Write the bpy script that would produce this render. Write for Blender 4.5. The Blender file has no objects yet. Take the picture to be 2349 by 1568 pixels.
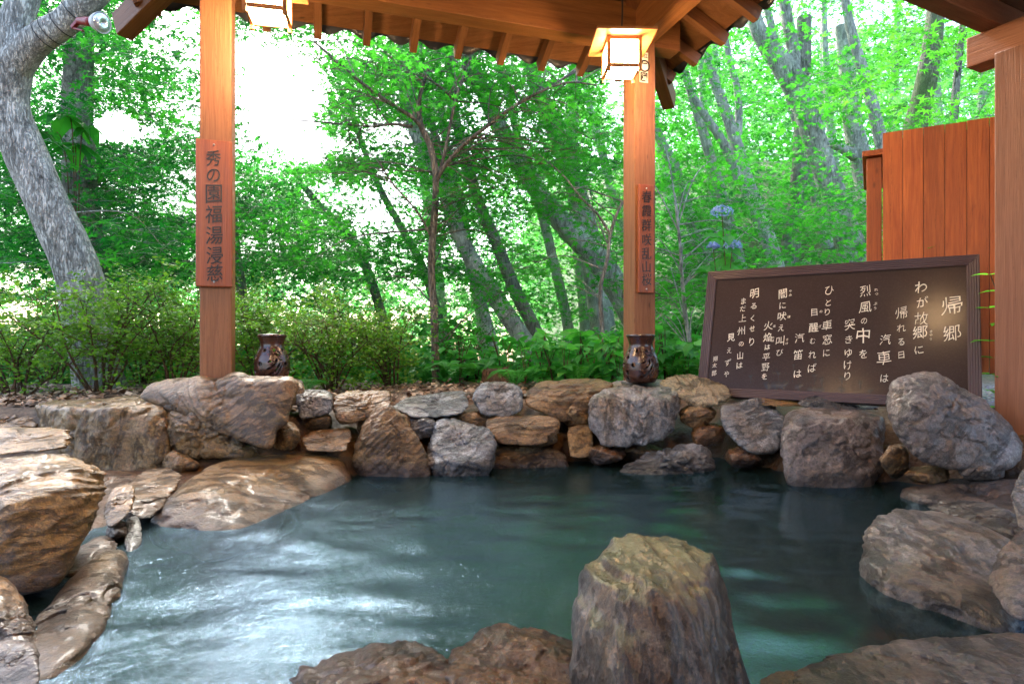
import bpy, bmesh, math, random
import numpy as np
from mathutils import Vector, Matrix

# ------------------------------------------------------------------ camera, world, sun, exposure
S = bpy.context.scene
COL = S.collection
EYE = 0.78                      # eye height above the water (water surface is z = 0)
F = 1400.0                      # focal length in units of a 2349 x 1568 picture
cam = bpy.data.cameras.new('camera'); cam.sensor_width = 36; cam.lens = 36 * F / 2349
cam.clip_start = 0.05; cam.clip_end = 500
co = bpy.data.objects.new('camera', cam); COL.objects.link(co)
co.location = (0, 0, EYE); co.rotation_euler = (math.pi / 2, 0, 0)
S.camera = co

SUN_EL, SUN_AZ = math.radians(46), math.radians(-26)   # azimuth from straight ahead, negative = left
w = bpy.data.worlds.new('World'); S.world = w; w.use_nodes = True
nt = w.node_tree; bg = nt.nodes['Background']
sky = nt.nodes.new('ShaderNodeTexSky'); sky.sky_type = 'NISHITA'; sky.sun_disc = False
sky.sun_elevation = SUN_EL; sky.sun_rotation = SUN_AZ
sky.air_density = 1.0; sky.dust_density = 3.0; sky.ozone_density = 1.0
nt.links.new(sky.outputs[0], bg.inputs[0]); bg.inputs[1].default_value = 0.15
sl = bpy.data.lights.new('sun', 'SUN'); sl.energy = 2.6; sl.angle = math.radians(12); sl.color = (1, .96, .88)
so = bpy.data.objects.new('sun', sl); COL.objects.link(so)
sd = Vector((math.sin(SUN_AZ) * math.cos(SUN_EL), math.cos(SUN_AZ) * math.cos(SUN_EL), math.sin(SUN_EL)))
so.rotation_euler = sd.to_track_quat('Z', 'Y').to_euler()
S.view_settings.view_transform = 'Standard'; S.view_settings.look = 'None'
S.view_settings.exposure = 2.75; S.view_settings.gamma = 1
S.cycles.max_bounces = 9; S.cycles.diffuse_bounces = 4; S.cycles.transmission_bounces = 6
S.cycles.transparent_max_bounces = 8; S.cycles.glossy_bounces = 3
S.cycles.caustics_reflective = False; S.cycles.caustics_refractive = False
S.cycles.sample_clamp_indirect = 6
S.cycles.use_denoising = True; S.cycles.denoising_prefilter = 'ACCURATE'; S.cycles.sample_clamp_direct = 12
LAMP = 31.0                     # lantern paper emission

rng = np.random.default_rng(7)
random.seed(7)

# ------------------------------------------------------------------ helpers
def P(px, py, d):
    return np.array([(px - 1174.5) / F * d, d, EYE - (py - 784) / F * d])

def W(px, py):                  # point of the water surface
    d = F * EYE / (py - 784)
    return P(px, py, d)

def proj(p):
    p = np.asarray(p)
    return 1174.5 + p[..., 0] / p[..., 1] * F, 784 - (p[..., 2] - EYE) / p[..., 1] * F

def _h(ix, iy, iz, s):
    n = (ix * 374761393 + iy * 668265263 + iz * 1440662683 + s * 974634777) & 0xffffffff
    n = ((n ^ (n >> 13)) * 1274126177) & 0xffffffff
    n = ((n ^ (n >> 16)) * 2246822519) & 0xffffffff
    return ((n ^ (n >> 15)) & 0xffff) / 32767.5 - 1.0

def vnoise(p, s=0):
    i = np.floor(p).astype(np.int64); f = p - i; u = f * f * f * (f * (f * 6 - 15) + 10)
    r = 0
    for a in (0, 1):
        for b in (0, 1):
            for c in (0, 1):
                wt = (u[:, 0] if a else 1 - u[:, 0]) * (u[:, 1] if b else 1 - u[:, 1]) * (u[:, 2] if c else 1 - u[:, 2])
                r = r + wt * _h(i[:, 0] + a, i[:, 1] + b, i[:, 2] + c, s)
    return r

def fbm(p, s=0, o=4, g=.5):
    r = 0; a = 1
    for k in range(o):
        r = r + a * vnoise(p * 2 ** k + 17.3 * k, s + k); a *= g
    return r

def sm(a, b, x):
    t = np.clip((x - a) / (b - a), 0, 1); return t * t * (3 - 2 * t)

def mesh(name, v, f, mats=(), smooth=True, attr=None):
    """f: list of (n,k) int arrays"""
    v = np.asarray(v, dtype=np.float32).reshape(-1, 3)
    if isinstance(f, np.ndarray): f = [f]
    f = [np.asarray(a, dtype=np.int32) for a in f if len(a)]
    me = bpy.data.meshes.new(name)
    me.vertices.add(len(v)); me.vertices.foreach_set('co', v.ravel())
    lv = np.concatenate([a.ravel() for a in f]); cnt = np.concatenate([np.full(len(a), a.shape[1], np.int32) for a in f])
    me.loops.add(len(lv)); me.loops.foreach_set('vertex_index', lv)
    me.polygons.add(len(cnt)); me.polygons.foreach_set('loop_start', np.concatenate([[0], np.cumsum(cnt)[:-1]]).astype(np.int32))
    me.polygons.foreach_set('use_smooth', np.full(len(cnt), smooth))
    for m in (mats if isinstance(mats, (list, tuple)) else [mats]): me.materials.append(m)
    me.update(calc_edges=True)
    if attr is not None:
        for k, a in attr.items():
            at = me.attributes.new(k, 'FLOAT', 'POINT'); at.data.foreach_set('value', np.asarray(a, np.float32))
    return me

def link(name, me, parent=None, M=None):
    o = bpy.data.objects.new(name, me); COL.objects.link(o)
    if M is not None: o.matrix_basis = M
    if parent is not None:
        o.parent = parent
        o.matrix_parent_inverse = parent_mat(parent).inverted()
    return o

def parent_mat(o):
    m = o.matrix_basis.copy()
    if o.parent: m = parent_mat(o.parent) @ o.matrix_parent_inverse @ m
    return m

def tag(o, label=None, cat=None, group=None, kind=None):
    if label: o['label'] = label
    if cat: o['category'] = cat
    if group: o['group'] = group
    if kind: o['kind'] = kind
    return o

def empty(name, loc, label, cat, group=None):
    o = bpy.data.objects.new(name, None); COL.objects.link(o); o.location = loc; o.empty_display_size = .1
    return tag(o, label, cat, group)

def local_obj(name, v, f, mats, smooth=True, attr=None, base=None):
    """a top-level mesh with its origin at its base"""
    v = np.asarray(v)
    if base is None: base = np.array([v[:, 0].mean(), v[:, 1].mean(), v[:, 2].min()])
    return link(name, mesh(name, v - base, f, mats, smooth, attr), M=Matrix.Translation(Vector(base)))

def box_me(name, hx, hy, hz, m, bev=.006):
    bm = bmesh.new(); bmesh.ops.create_cube(bm, size=2)
    bmesh.ops.scale(bm, vec=(hx, hy, hz), verts=bm.verts)
    if bev > 0: bmesh.ops.bevel(bm, geom=bm.edges[:], offset=bev, segments=2, profile=.6, affect='EDGES')
    me = bpy.data.meshes.new(name); bm.to_mesh(me); bm.free()
    me.materials.append(m); return me

def frame(c, ax, ay, az):
    M = Matrix.Identity(4)
    for i, a in enumerate((ax, ay, az)):
        for j in range(3): M[j][i] = a[j]
    for j in range(3): M[j][3] = c[j]
    return M

def beam(name, p0, p1, wd, ht, m, parent, up=(0, 0, 1), bev=.006):
    """box whose long local X axis runs p0 -> p1; up side roughly `up`"""
    p0 = Vector(p0); p1 = Vector(p1); x = (p1 - p0); L = x.length; x.normalize()
    y = Vector(up).cross(x).normalized(); z = x.cross(y)
    return link(name, box_me(name, L / 2, wd / 2, ht / 2, m, bev), parent, frame((p0 + p1) / 2, x, y, z))

def catmull(pts, n):
    pts = np.asarray(pts, float)
    q = np.vstack([2 * pts[0] - pts[1], pts, 2 * pts[-1] - pts[-2]])
    out = []
    for i in range(1, len(q) - 2):
        for t in np.linspace(0, 1, n, endpoint=False):
            a, b, c, d = q[i - 1], q[i], q[i + 1], q[i + 2]
            out.append(.5 * ((2 * b) + (c - a) * t + (2 * a - 5 * b + 4 * c - d) * t * t + (3 * b - a - 3 * c + d) * t ** 3))
    out.append(pts[-1]); return np.array(out)

def tube(pts, rad, sides=8, rough=0, seed=0, cap=True):
    pts = np.asarray(pts, float); n = len(pts); rad = np.broadcast_to(np.asarray(rad, float), (n,))
    t = np.gradient(pts, axis=0); t /= np.linalg.norm(t, axis=1)[:, None] + 1e-9
    ref = np.array([0.31, 0.95, 0.1]) if abs(t[:, 1]).mean() < .8 else np.array([1, 0, .1])
    a = np.cross(t, ref); a /= np.linalg.norm(a, axis=1)[:, None] + 1e-9; b = np.cross(t, a)
    th = np.linspace(0, 2 * np.pi, sides, endpoint=False)
    r = np.repeat(rad[:, None], sides, 1)
    if rough:
        g = np.stack([np.cos(th)[None, :].repeat(n, 0) * 1.5, np.sin(th)[None, :].repeat(n, 0) * 1.5,
                      np.cumsum(np.r_[0, np.linalg.norm(np.diff(pts, axis=0), axis=1)])[:, None].repeat(sides, 1) * 1.6], -1)
        r = r * (1 + rough * fbm(g.reshape(-1, 3) + seed * 3.1, seed, 3).reshape(n, sides))
    v = pts[:, None, :] + r[..., None] * (np.cos(th)[None, :, None] * a[:, None, :] + np.sin(th)[None, :, None] * b[:, None, :])
    i = np.arange(n - 1)[:, None] * sides; j = np.arange(sides)[None, :]; k = (j + 1) % sides
    f = np.stack([i + j, i + k, i + sides + k, i + sides + j], -1).reshape(-1, 4)
    return v.reshape(-1, 3), f

class Acc:
    def __init__(s): s.v = []; s.f = {}; s.n = 0; s.a = []
    def add(s, v, f, a=None):
        v = np.asarray(v).reshape(-1, 3)
        for g in (f if isinstance(f, list) else [f]):
            g = np.asarray(g); s.f.setdefault(g.shape[1], []).append(g + s.n)
        s.v.append(v); s.n += len(v)
        if a is not None: s.a.append(np.broadcast_to(a, (len(v),)))
    def get(s): return np.concatenate(s.v), [np.concatenate(g) for g in s.f.values()]
    def mesh(s, name, m, smooth=True):
        v, f = s.get(); return mesh(name, v, f, m, smooth, {'tint': np.concatenate(s.a)} if s.a else None)

# ------------------------------------------------------------------ materials
class NT:
    def __init__(s, name):
        s.m = bpy.data.materials.new(name); s.m.use_nodes = True; s.t = s.m.node_tree
        s.t.nodes.clear(); s.out = s.n('ShaderNodeOutputMaterial')
    def n(s, typ, **k):
        nd = s.t.nodes.new(typ)
        for a, b in k.items(): setattr(nd, a, b)
        return nd
    def l(s, a, b): s.t.links.new(a, b)
    def val(s, sock, v):
        if hasattr(v, 'is_linked') or hasattr(v, 'links'): s.l(v, sock)
        else: sock.default_value = v
    def coord(s, kind='Object'): return s.n('ShaderNodeTexCoord').outputs[kind]
    def map(s, vec, scale=(1, 1, 1), rot=(0, 0, 0), loc=(0, 0, 0)):
        if any(rot):                                        # turn first, stretch afterwards
            m = s.n('ShaderNodeMapping'); s.l(vec, m.inputs[0]); m.inputs['Rotation'].default_value = rot
            vec = m.outputs[0]; rot = (0, 0, 0)
        m = s.n('ShaderNodeMapping'); s.l(vec, m.inputs[0])
        s.val(m.inputs['Location'], loc); m.inputs['Rotation'].default_value = rot; m.inputs['Scale'].default_value = scale
        return m.outputs[0]
    def noise(s, vec, scale, det=4, rough=.55, dist=0.):
        t = s.n('ShaderNodeTexNoise'); s.l(vec, t.inputs['Vector']); t.inputs['Scale'].default_value = scale
        t.inputs['Detail'].default_value = det; t.inputs['Roughness'].default_value = rough; t.inputs['Distortion'].default_value = dist
        return t.outputs[0]
    def ramp(s, fac, stops):
        r = s.n('ShaderNodeValToRGB'); s.l(fac, r.inputs[0]); e = r.color_ramp.elements
        while len(e) < len(stops): e.new(.5)
        for k, (p, c) in zip(e, stops):
            k.position = p; k.color = (*c, 1) if isinstance(c, (tuple, list)) else (c, c, c, 1)
        return r.outputs[0]
    def mix(s, fac, a, b, mode='MIX'):
        m = s.n('ShaderNodeMix', data_type='RGBA', blend_type=mode)
        s.val(m.inputs[0], fac)
        for sk, v in ((m.inputs[6], a), (m.inputs[7], b)): s.val(sk, (*v, 1) if isinstance(v, tuple) and len(v) == 3 else v)
        return m.outputs[2]
    def math(s, op, a, b=0., c=None):
        m = s.n('ShaderNodeMath', operation=op); s.val(m.inputs[0], a); s.val(m.inputs[1], b)
        if c is not None: s.val(m.inputs[2], c)
        return m.outputs[0]
    def bump(s, h, dist=.01, st=1., nrm=None):
        b = s.n('ShaderNodeBump'); s.l(h, b.inputs['Height']); b.inputs['Distance'].default_value = dist; b.inputs['Strength'].default_value = st
        if nrm is not None: s.l(nrm, b.inputs['Normal'])
        return b.outputs[0]
    def pbsdf(s, col, rough=.6, nrm=None, spec=.5, **k):
        p = s.n('ShaderNodeBsdfPrincipled'); s.val(p.inputs['Base Color'], (*col, 1) if isinstance(col, tuple) and len(col) == 3 else col)
        s.val(p.inputs['Roughness'], rough); p.inputs['Specular IOR Level'].default_value = spec
        if nrm is not None: s.l(nrm, p.inputs['Normal'])
        for a, b in k.items(): s.val(p.inputs[a], b)
        return p.outputs[0]
    def done(s, sh): s.l(sh, s.out.inputs['Surface']); return s.m

def rand_loc(T):
    oi = T.n('ShaderNodeObjectInfo'); c = T.n('ShaderNodeCombineXYZ')
    r = T.math('MULTIPLY', oi.outputs['Random'], 37.)
    for i in range(3): T.l(r, c.inputs[i])
    return c.outputs[0]

def wood_mat(name, dark, light, rough=.5, grain=1., spec=.4, weather=None):
    T = NT(name); v = T.map(T.coord(), loc=rand_loc(T))
    g = T.noise(T.map(v, (.55, 9, 9)), 2.2 * grain, 5, .6, 1.2)
    fine = T.noise(T.map(v, (2.2, 60, 60)), 3, 3, .6)
    c = T.ramp(g, [(.3, dark), (.55, tuple((a + b) / 2 for a, b in zip(dark, light))), (.75, light)])
    c = T.mix(.35, c, T.ramp(fine, [(.3, .35), (.7, 1.)]), 'MULTIPLY')
    big = T.noise(v, 1.3, 3)
    c = T.mix(T.ramp(big, [(.45, 0.), (.75, .55)]), c, tuple(a * .8 for a in dark))
    if weather:
        c = T.mix(T.ramp(T.noise(v, 2.5, 4), [(.35, .2), (.65, .8)]), c, weather)
    hc = T.noise(T.map(v, (.5, 14, 14)), 2.6, 6, .6, .3)
    c = T.mix(.55, c, T.ramp(T.math('ABSOLUTE', T.math('SUBTRACT', hc, .56)), [(0., .25), (.008, 1.)]), 'MULTIPLY')
    kn = T.n('ShaderNodeTexVoronoi'); T.l(T.map(v, (1.6, 5, 5)), kn.inputs['Vector']); kn.inputs['Scale'].default_value = 1.7
    c = T.mix(T.ramp(kn.outputs['Distance'], [(.03, .8), (.085, 0.)]), c, tuple(a * .35 for a in dark))
    oi = T.n('ShaderNodeObjectInfo'); c = T.mix(1., c, T.ramp(oi.outputs['Random'], [(0., .72), (1., 1.08)]), 'MULTIPLY')
    return T.done(T.pbsdf(c, rough, T.bump(T.mix(.5, g, fine), .006, .7), spec))

M_beam = wood_mat('beam_wood', (.22, .075, .02), (.40, .17, .055), .5)
M_post = wood_mat('post_wood', (.22, .085, .035), (.36, .16, .07), .5, 1.6)
M_raft = wood_mat('rafter_wood', (.17, .065, .022), (.30, .13, .05), .6)
M_plank = wood_mat('sign_wood', (.24, .055, .016), (.40, .11, .032), .35, spec=.5)
M_fence = wood_mat('fence_wood', (.36, .075, .014), (.64, .175, .036), .5, 1.5)
M_post2 = wood_mat('corridor_wood', (.26, .10, .05), (.40, .18, .10), .55)
M_lamp = wood_mat('lantern_wood', (.40, .16, .05), (.55, .26, .09), .45)
M_dark = wood_mat('dark_wood', (.035, .02, .022), (.075, .045, .05), .45)

def simple(name, col, rough=.5, **k):
    T = NT(name); v = T.coord()
    c = T.mix(T.ramp(T.noise(v, 9, 5), [(.3, 0.), (.75, .6)]), col, tuple(x * .6 for x in col))
    return T.done(T.pbsdf(c, rough, T.bump(T.noise(v, 40, 3), .002, .3), **k))

M_tile = simple('roof_tile', (.05, .055, .07), .45)
M_ink = simple('carved_ink', (.02, .012, .01), .35)
M_white = simple('cream_lettering', (.80, .76, .66), .6)
M_paper_lbl = simple('paper_label', (.75, .70, .60), .6)
M_glaze = NT('brown_glaze')
_v = M_glaze.coord()
_c = M_glaze.ramp(M_glaze.noise(_v, 14, 5), [(.3, (.02, .008, .006)), (.55, (.05, .018, .011)), (.75, (.11, .04, .018))])
M_glaze = M_glaze.done(M_glaze.pbsdf(_c, .27, M_glaze.bump(M_glaze.noise(_v, 30, 3), .002, .4), .7, **{'Coat Weight': .1, 'Coat Roughness': .2}))
M_red = simple('red_enamel', (.22, .010, .014), .4)
M_enam = simple('white_enamel', (.55, .56, .55), .4)
M_wire = simple('black_wire', (.012, .012, .013), .5)
M_steel = simple('nail_steel', (.6, .58, .55), .3)
T = NT('lens_glass'); M_lens = T.done(T.pbsdf((.75, .78, .8), .12, T.bump(T.noise(T.coord(), 60, 2), .004, .6), .8, Metallic=.7))
T = NT('lit_paper'); _e = T.n('ShaderNodeEmission'); _e.inputs[0].default_value = (1, .64, .32, 1); _e.inputs[1].default_value = LAMP
M_lit = T.done(_e.outputs[0])

def rock_mat(name, dark, mid, light, rot=(.3, .2, 0), st=5., stain=None, rough=.5, crack=1., wet=.05, moss=None):
    T = NT(name); v = T.map(T.coord(), loc=rand_loc(T))
    s = T.map(v, (1.2, 1.2, st), rot)
    n1 = T.noise(s, 4.2, 10, .70, .3)
    c = T.ramp(n1, [(.22, dark), (.47, mid), (.78, light)])
    n2 = T.noise(v, 4.5, 6, .6)
    c = T.mix(T.ramp(n2, [(.38, .25), (.62, .85)]), c, mid)
    if stain: c = T.mix(T.ramp(T.noise(v, 3.1, 6, .65), [(.46, 0.), (.62, .8)]), c, stain)
    lich = T.ramp(T.noise(v, 8.5, 7, .7), [(.56, 0.), (.64, .5)])
    c = T.mix(lich, c, tuple(min(1, x * 1.25 + .03) for x in light))
    sp = T.noise(v, 60, 6, .85)
    c = T.mix(.75, c, T.ramp(sp, [(.42, .24), (.58, 1.)]), 'MULTIPLY')
    gr2 = T.noise(v, 210, 3, .8)
    c = T.mix(.6, c, T.ramp(gr2, [(.40, .35), (.55, 1.), (.68, 1.35)]), 'MULTIPLY')
    warp = T.mix(.10, v, T.noise(v, 5, 4), 'ADD')
    cr = T.noise(T.map(warp, (1.2, 1.2, st * 1.5), rot), 4.2, 9, .68)
    crk = T.ramp(T.math('ABSOLUTE', T.math('SUBTRACT', cr, .44)), [(.0, .0), (.05, 1.)])
    c = T.mix(.5 * crack, c, T.ramp(crk, [(0., .45), (.8, 1.)]), 'MULTIPLY')
    pit = T.ramp(T.noise(v, 26, 6, .75), [(.30, .0), (.42, 1.)])
    c = T.mix(.45, c, T.ramp(pit, [(0., .35), (1., 1.)]), 'MULTIPLY')
    geo = T.n('ShaderNodeNewGeometry'); sx = T.n('ShaderNodeSeparateXYZ'); T.l(geo.outputs['Position'], sx.inputs[0])
    nz = T.n('ShaderNodeSeparateXYZ'); T.l(geo.outputs['Normal'], nz.inputs[0])
    if moss: c = T.mix(T.ramp(T.math('ADD', nz.outputs[2], T.math('MULTIPLY', T.math('SUBTRACT', T.noise(v, 16, 5, .7), .5), .9)), [(.62, 0.), (.86, .85)]), c, T.mix(T.noise(v, 30, 4, .7), moss, tuple(x * 1.9 for x in moss)))  # moss on upward faces; its pale tone also paints the top as lit
    wl = T.math('ADD', sx.outputs[2], T.math('MULTIPLY', T.math('SUBTRACT', T.noise(v, 7, 4), .5), .12))
    wf = T.ramp(T.math('DIVIDE', wl, .2), [(wet * 2 + .1, 1.), (wet * 2 + .42, 0.)])
    c = T.mix(wf, c, T.mix(1., c, (.32, .26, .21), 'MULTIPLY'))
    rg = T.mix(wf, T.ramp(T.math('ADD', T.math('MULTIPLY', nz.outputs[2], .6), T.math('MULTIPLY', T.noise(v, 12, 4), .7)), [(.45, rough + .15), (.95, max(rough - .20, .26))]), (.34, .34, .34))
    h = T.mix(.45, n1, T.noise(v, 18, 9, .72))
    h2 = T.mix(.28, h, crk)
    nb = T.bump(T.mix(.4, T.noise(v, 110, 4, .7), pit), .006, .7, T.bump(h2, .06, 1.))
    return T.done(T.pbsdf(c, rg, nb, .6, **{'Coat Weight': .18, 'Coat Roughness': .25}))

R_tan = rock_mat('tan_rock', (.12, .055, .012), (.33, .175, .045), (.50, .33, .135), (.5, .15, 0), 1.9, (.36, .20, .07))
R_tanv = rock_mat('tan_upright_rock', (.11, .055, .015), (.32, .18, .055), (.50, .36, .175), (0, 1.5, .1), 2.5, (.36, .23, .11))
R_ochre = rock_mat('ochre_layered_rock', (.085, .036, .007), (.31, .15, .030), (.47, .28, .085), (.15, -.12, 0), 4.5, (.33, .17, .04))
R_pale = rock_mat('pale_rock', (.12, .085, .045), (.36, .27, .15), (.52, .44, .29), (.9, .2, 0), 1.3, (.38, .23, .09))
R_grey = rock_mat('grey_rock', (.075, .075, .082), (.25, .24, .245), (.48, .47, .49), (.1, 1.35, .2), 2, (.26, .18, .11))
R_blue = rock_mat('blue_grey_rock', (.05, .058, .072), (.20, .22, .255), (.42, .45, .50), (.6, .3, 0), 2, (.17, .13, .095))
R_mauve = rock_mat('mauve_rock', (.06, .052, .056), (.20, .165, .16), (.36, .32, .32), (.3, .6, .3), 2, (.25, .165, .11))
R_brown = rock_mat('brown_rock', (.07, .029, .007), (.25, .125, .036), (.40, .245, .09), (.5, .4, 0), 2.8, (.20, .105, .035))
R_wetb = rock_mat('wet_brown_rock', (.035, .012, .003), (.17, .07, .018), (.30, .15, .045), (.1, .1, .2), 2.5, (.16, .065, .018), .24)
R_pillar = rock_mat('pillar_rock', (.022, .02, .022), (.10, .08, .066), (.27, .22, .165), (.1, 1.45, .1), 2.4, (.24, .12, .04), .32, moss=(.17, .16, .085))
R_dark = rock_mat('dark_wet_rock', (.02, .02, .022), (.075, .075, .08), (.17, .17, .18), (.3, .3, 0), 3, None, .2)

def bark_mat(name, dark, light, moss=None):
    T = NT(name); v = T.map(T.coord(), loc=rand_loc(T))
    g = T.noise(T.map(v, (9, 9, 1.6)), 3.2, 9, .7, .7)
    pl = T.noise(T.map(v, (16, 16, 3.4)), 3., 6, .65, .4)
    ck = T.ramp(T.math('ABSOLUTE', T.math('SUBTRACT', pl, .5)), [(0., 0.), (.06, 1.)])
    c = T.ramp(g, [(.36, dark), (.60, light)])
    c = T.mix(T.ramp(T.noise(v, 3.2, 6, .65), [(.48, 0.), (.60, .7)]), c, tuple(x * 1.25 for x in light))
    c = T.mix(.6, c, T.ramp(ck, [(0., .4), (1., 1.)]), 'MULTIPLY')
    g = T.mix(.45, g, ck)
    if moss: c = T.mix(T.ramp(T.noise(v, 1.6, 5, .6), [(.42, 0.), (.6, .85)]), c, moss)
    return T.done(T.pbsdf(c, .8, T.bump(g, .03, .9), .25))
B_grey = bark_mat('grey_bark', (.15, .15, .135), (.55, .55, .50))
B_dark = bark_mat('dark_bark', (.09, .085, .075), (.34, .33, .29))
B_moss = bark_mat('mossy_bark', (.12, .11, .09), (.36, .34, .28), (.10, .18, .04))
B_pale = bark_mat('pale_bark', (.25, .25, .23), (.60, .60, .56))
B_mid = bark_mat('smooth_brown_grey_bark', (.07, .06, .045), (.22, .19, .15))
B_twig = bark_mat('twig_bark', (.06, .035, .02), (.16, .095, .055))

def leaf_mat(name, dark, light, trans=.62, rough=.45):
    T = NT(name)
    at = T.n('ShaderNodeAttribute', attribute_name='tint')
    c = T.ramp(at.outputs['Fac'], [(0., dark), (1., light)])
    p = T.pbsdf(c, rough, None, .35)
    tr = T.n('ShaderNodeBsdfTranslucent'); T.l(T.mix(1., c, (1.25, 1.35, .8), 'MULTIPLY'), tr.inputs[0])
    mx = T.n('ShaderNodeMixShader'); mx.inputs[0].default_value = trans
    T.l(p, mx.inputs[1]); T.l(tr.outputs[0], mx.inputs[2])
    return T.done(mx.outputs[0])
L_maple = leaf_mat('maple_leaf', (.012, .14, .025), (.085, .43, .045))
L_deep = leaf_mat('deep_leaf', (.008, .10, .024), (.055, .36, .045))
L_lime = leaf_mat('lime_leaf', (.03, .21, .03), (.13, .47, .05))
L_bush = leaf_mat('azalea_leaf', (.04, .15, .014), (.24, .44, .05), .5)
L_herb = leaf_mat('herb_leaf', (.025, .19, .03), (.10, .42, .06), .5)
L_far = leaf_mat('far_leaf', (.02, .16, .06), (.13, .42, .12), .6)
L_blue = leaf_mat('hydrangea_petal', (.16, .24, .62), (.42, .50, .80), .3)
T = NT('dry_leaf'); _a = T.n('ShaderNodeAttribute', attribute_name='tint')
M_dry = T.done(T.pbsdf(T.ramp(_a.outputs['Fac'], [(0., (.06, .03, .015)), (.6, (.22, .13, .07)), (1., (.42, .32, .22))]), .7))

# ground: mortar near the pool, leaf mould, gravel on the right, forest floor far away
T = NT('ground_soil'); v = T.coord()
att = T.n('ShaderNodeAttribute', attribute_name='mortar').outputs['Fac']
n1 = T.noise(v, 6, 8, .65)
mort = T.ramp(n1, [(.3, (.022, .010, .004)), (.5, (.085, .038, .011)), (.7, (.17, .085, .028))])
soil = T.ramp(T.noise(v, 14, 7, .7), [(.3, (.035, .022, .014)), (.55, (.12, .08, .05)), (.75, (.24, .18, .12))])
grav = T.n('ShaderNodeTexVoronoi'); T.l(v, grav.inputs['Vector']); grav.inputs['Scale'].default_value = 45
gcol = T.mix(.5, T.ramp(grav.outputs['Distance'], [(.2, .30), (.7, .04)]), grav.outputs['Color'], 'SOFT_LIGHT')
ga = T.n('ShaderNodeAttribute', attribute_name='gravel').outputs['Fac']
gr = T.n('ShaderNodeAttribute', attribute_name='forest').outputs['Fac']
c = T.mix(ga, soil, gcol)
c = T.mix(gr, c, T.ramp(T.noise(v, 3, 7, .7), [(.35, (.03, .055, .015)), (.65, (.06, .13, .03))]))
c = T.mix(att, c, mort)
fl = T.n('ShaderNodeAttribute', attribute_name='floor').outputs['Fac']
c = T.mix(fl, c, T.ramp(T.noise(v, 2.3, 6, .6), [(.35, (.03, .045, .035)), (.6, (.10, .085, .05)), (.75, (.16, .085, .04))]))
M_ground = T.done(T.pbsdf(c, T.mix(att, (.8, .8, .8), (.42, .42, .42)), T.bump(T.mix(.5, n1, T.noise(v, 45, 5, .7)), .045, .9), .45))

# water
T = NT('pool_water'); geo = T.n('ShaderNodeNewGeometry').outputs['Position']
r1 = T.noise(T.map(geo, (1, 1.5, 1), (0, 0, -.5)), 7, 4, .6, 1.2)
r2 = T.noise(T.map(geo, (1.3, 1, 1), (0, 0, .35)), 28, 5, .65, 1.6)
ms = T.n('ShaderNodeAttribute', attribute_name='calm').outputs['Fac']
r3 = T.noise(T.map(geo, (1.2, 2.2, 1), (0, 0, .35)), 75, 3, .6, 2.5)
hh = T.mix(.12, T.mix(.45, r1, r2), r3)
nb = T.n('ShaderNodeBump'); T.l(hh, nb.inputs['Height']); nb.inputs['Distance'].default_value = .006
T.l(T.mix(ms, (.60, .60, .60), (.12, .12, .12)), nb.inputs['Strength'])
fr = T.n('ShaderNodeFresnel'); fr.inputs['IOR'].default_value = 2.25; T.l(nb.outputs[0], fr.inputs['Normal'])
gl = T.n('ShaderNodeBsdfGlossy'); gl.inputs['Color'].default_value = (.52, .74, 1, 1); gl.inputs['Roughness'].default_value = .13; T.l(nb.outputs[0], gl.inputs['Normal'])
tp = T.n('ShaderNodeBsdfTransparent'); tp.inputs[0].default_value = (.34, .44, .40, 1)
df = T.n('ShaderNodeBsdfDiffuse'); df.inputs[0].default_value = (.035, .085, .085, 1); T.l(nb.outputs[0], df.inputs['Normal'])
m1 = T.n('ShaderNodeMixShader'); m1.inputs[0].default_value = .13; T.l(tp.outputs[0], m1.inputs[1]); T.l(df.outputs[0], m1.inputs[2])
m2 = T.n('ShaderNodeMixShader'); T.l(fr.outputs[0], m2.inputs[0]); T.l(m1.outputs[0], m2.inputs[1]); T.l(gl.outputs[0], m2.inputs[2])
M_water = T.done(m2.outputs[0])

# ------------------------------------------------------------------ terrain
POOL = np.array([(-1.15, .95), (-1.3, 1.4), (-1.72, 2.2), (-1.78, 2.55), (-1.55, 2.85), (-1.15, 3.35), (-.8, 3.72), (-.47, 3.80), (.36, 3.98),
                 (1.42, 4.15), (1.6, 3.7), (1.84, 3.42), (2.18, 3.45), (2.4, 3.05), (2.55, 2.7), (2.3, 2.1), (1.75, 1.6), (1.3, .95)])

def sdist(x, y):
    d = np.full(x.shape, 1e9); ins = np.zeros(x.shape, bool)
    n = len(POOL)
    for i in range(n):
        a = POOL[i]; b = POOL[(i + 1) % n]; e = b - a
        t = np.clip(((x - a[0]) * e[0] + (y - a[1]) * e[1]) / (e @ e), 0, 1)
        d = np.minimum(d, np.hypot(x - a[0] - t * e[0], y - a[1] - t * e[1]))
        c = ((a[1] > y) != (b[1] > y)) & (x < (b[0] - a[0]) * (y - a[1]) / (b[1] - a[1] + 1e-12) + a[0])
        ins ^= c
    return np.where(ins, -d, d)

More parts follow.
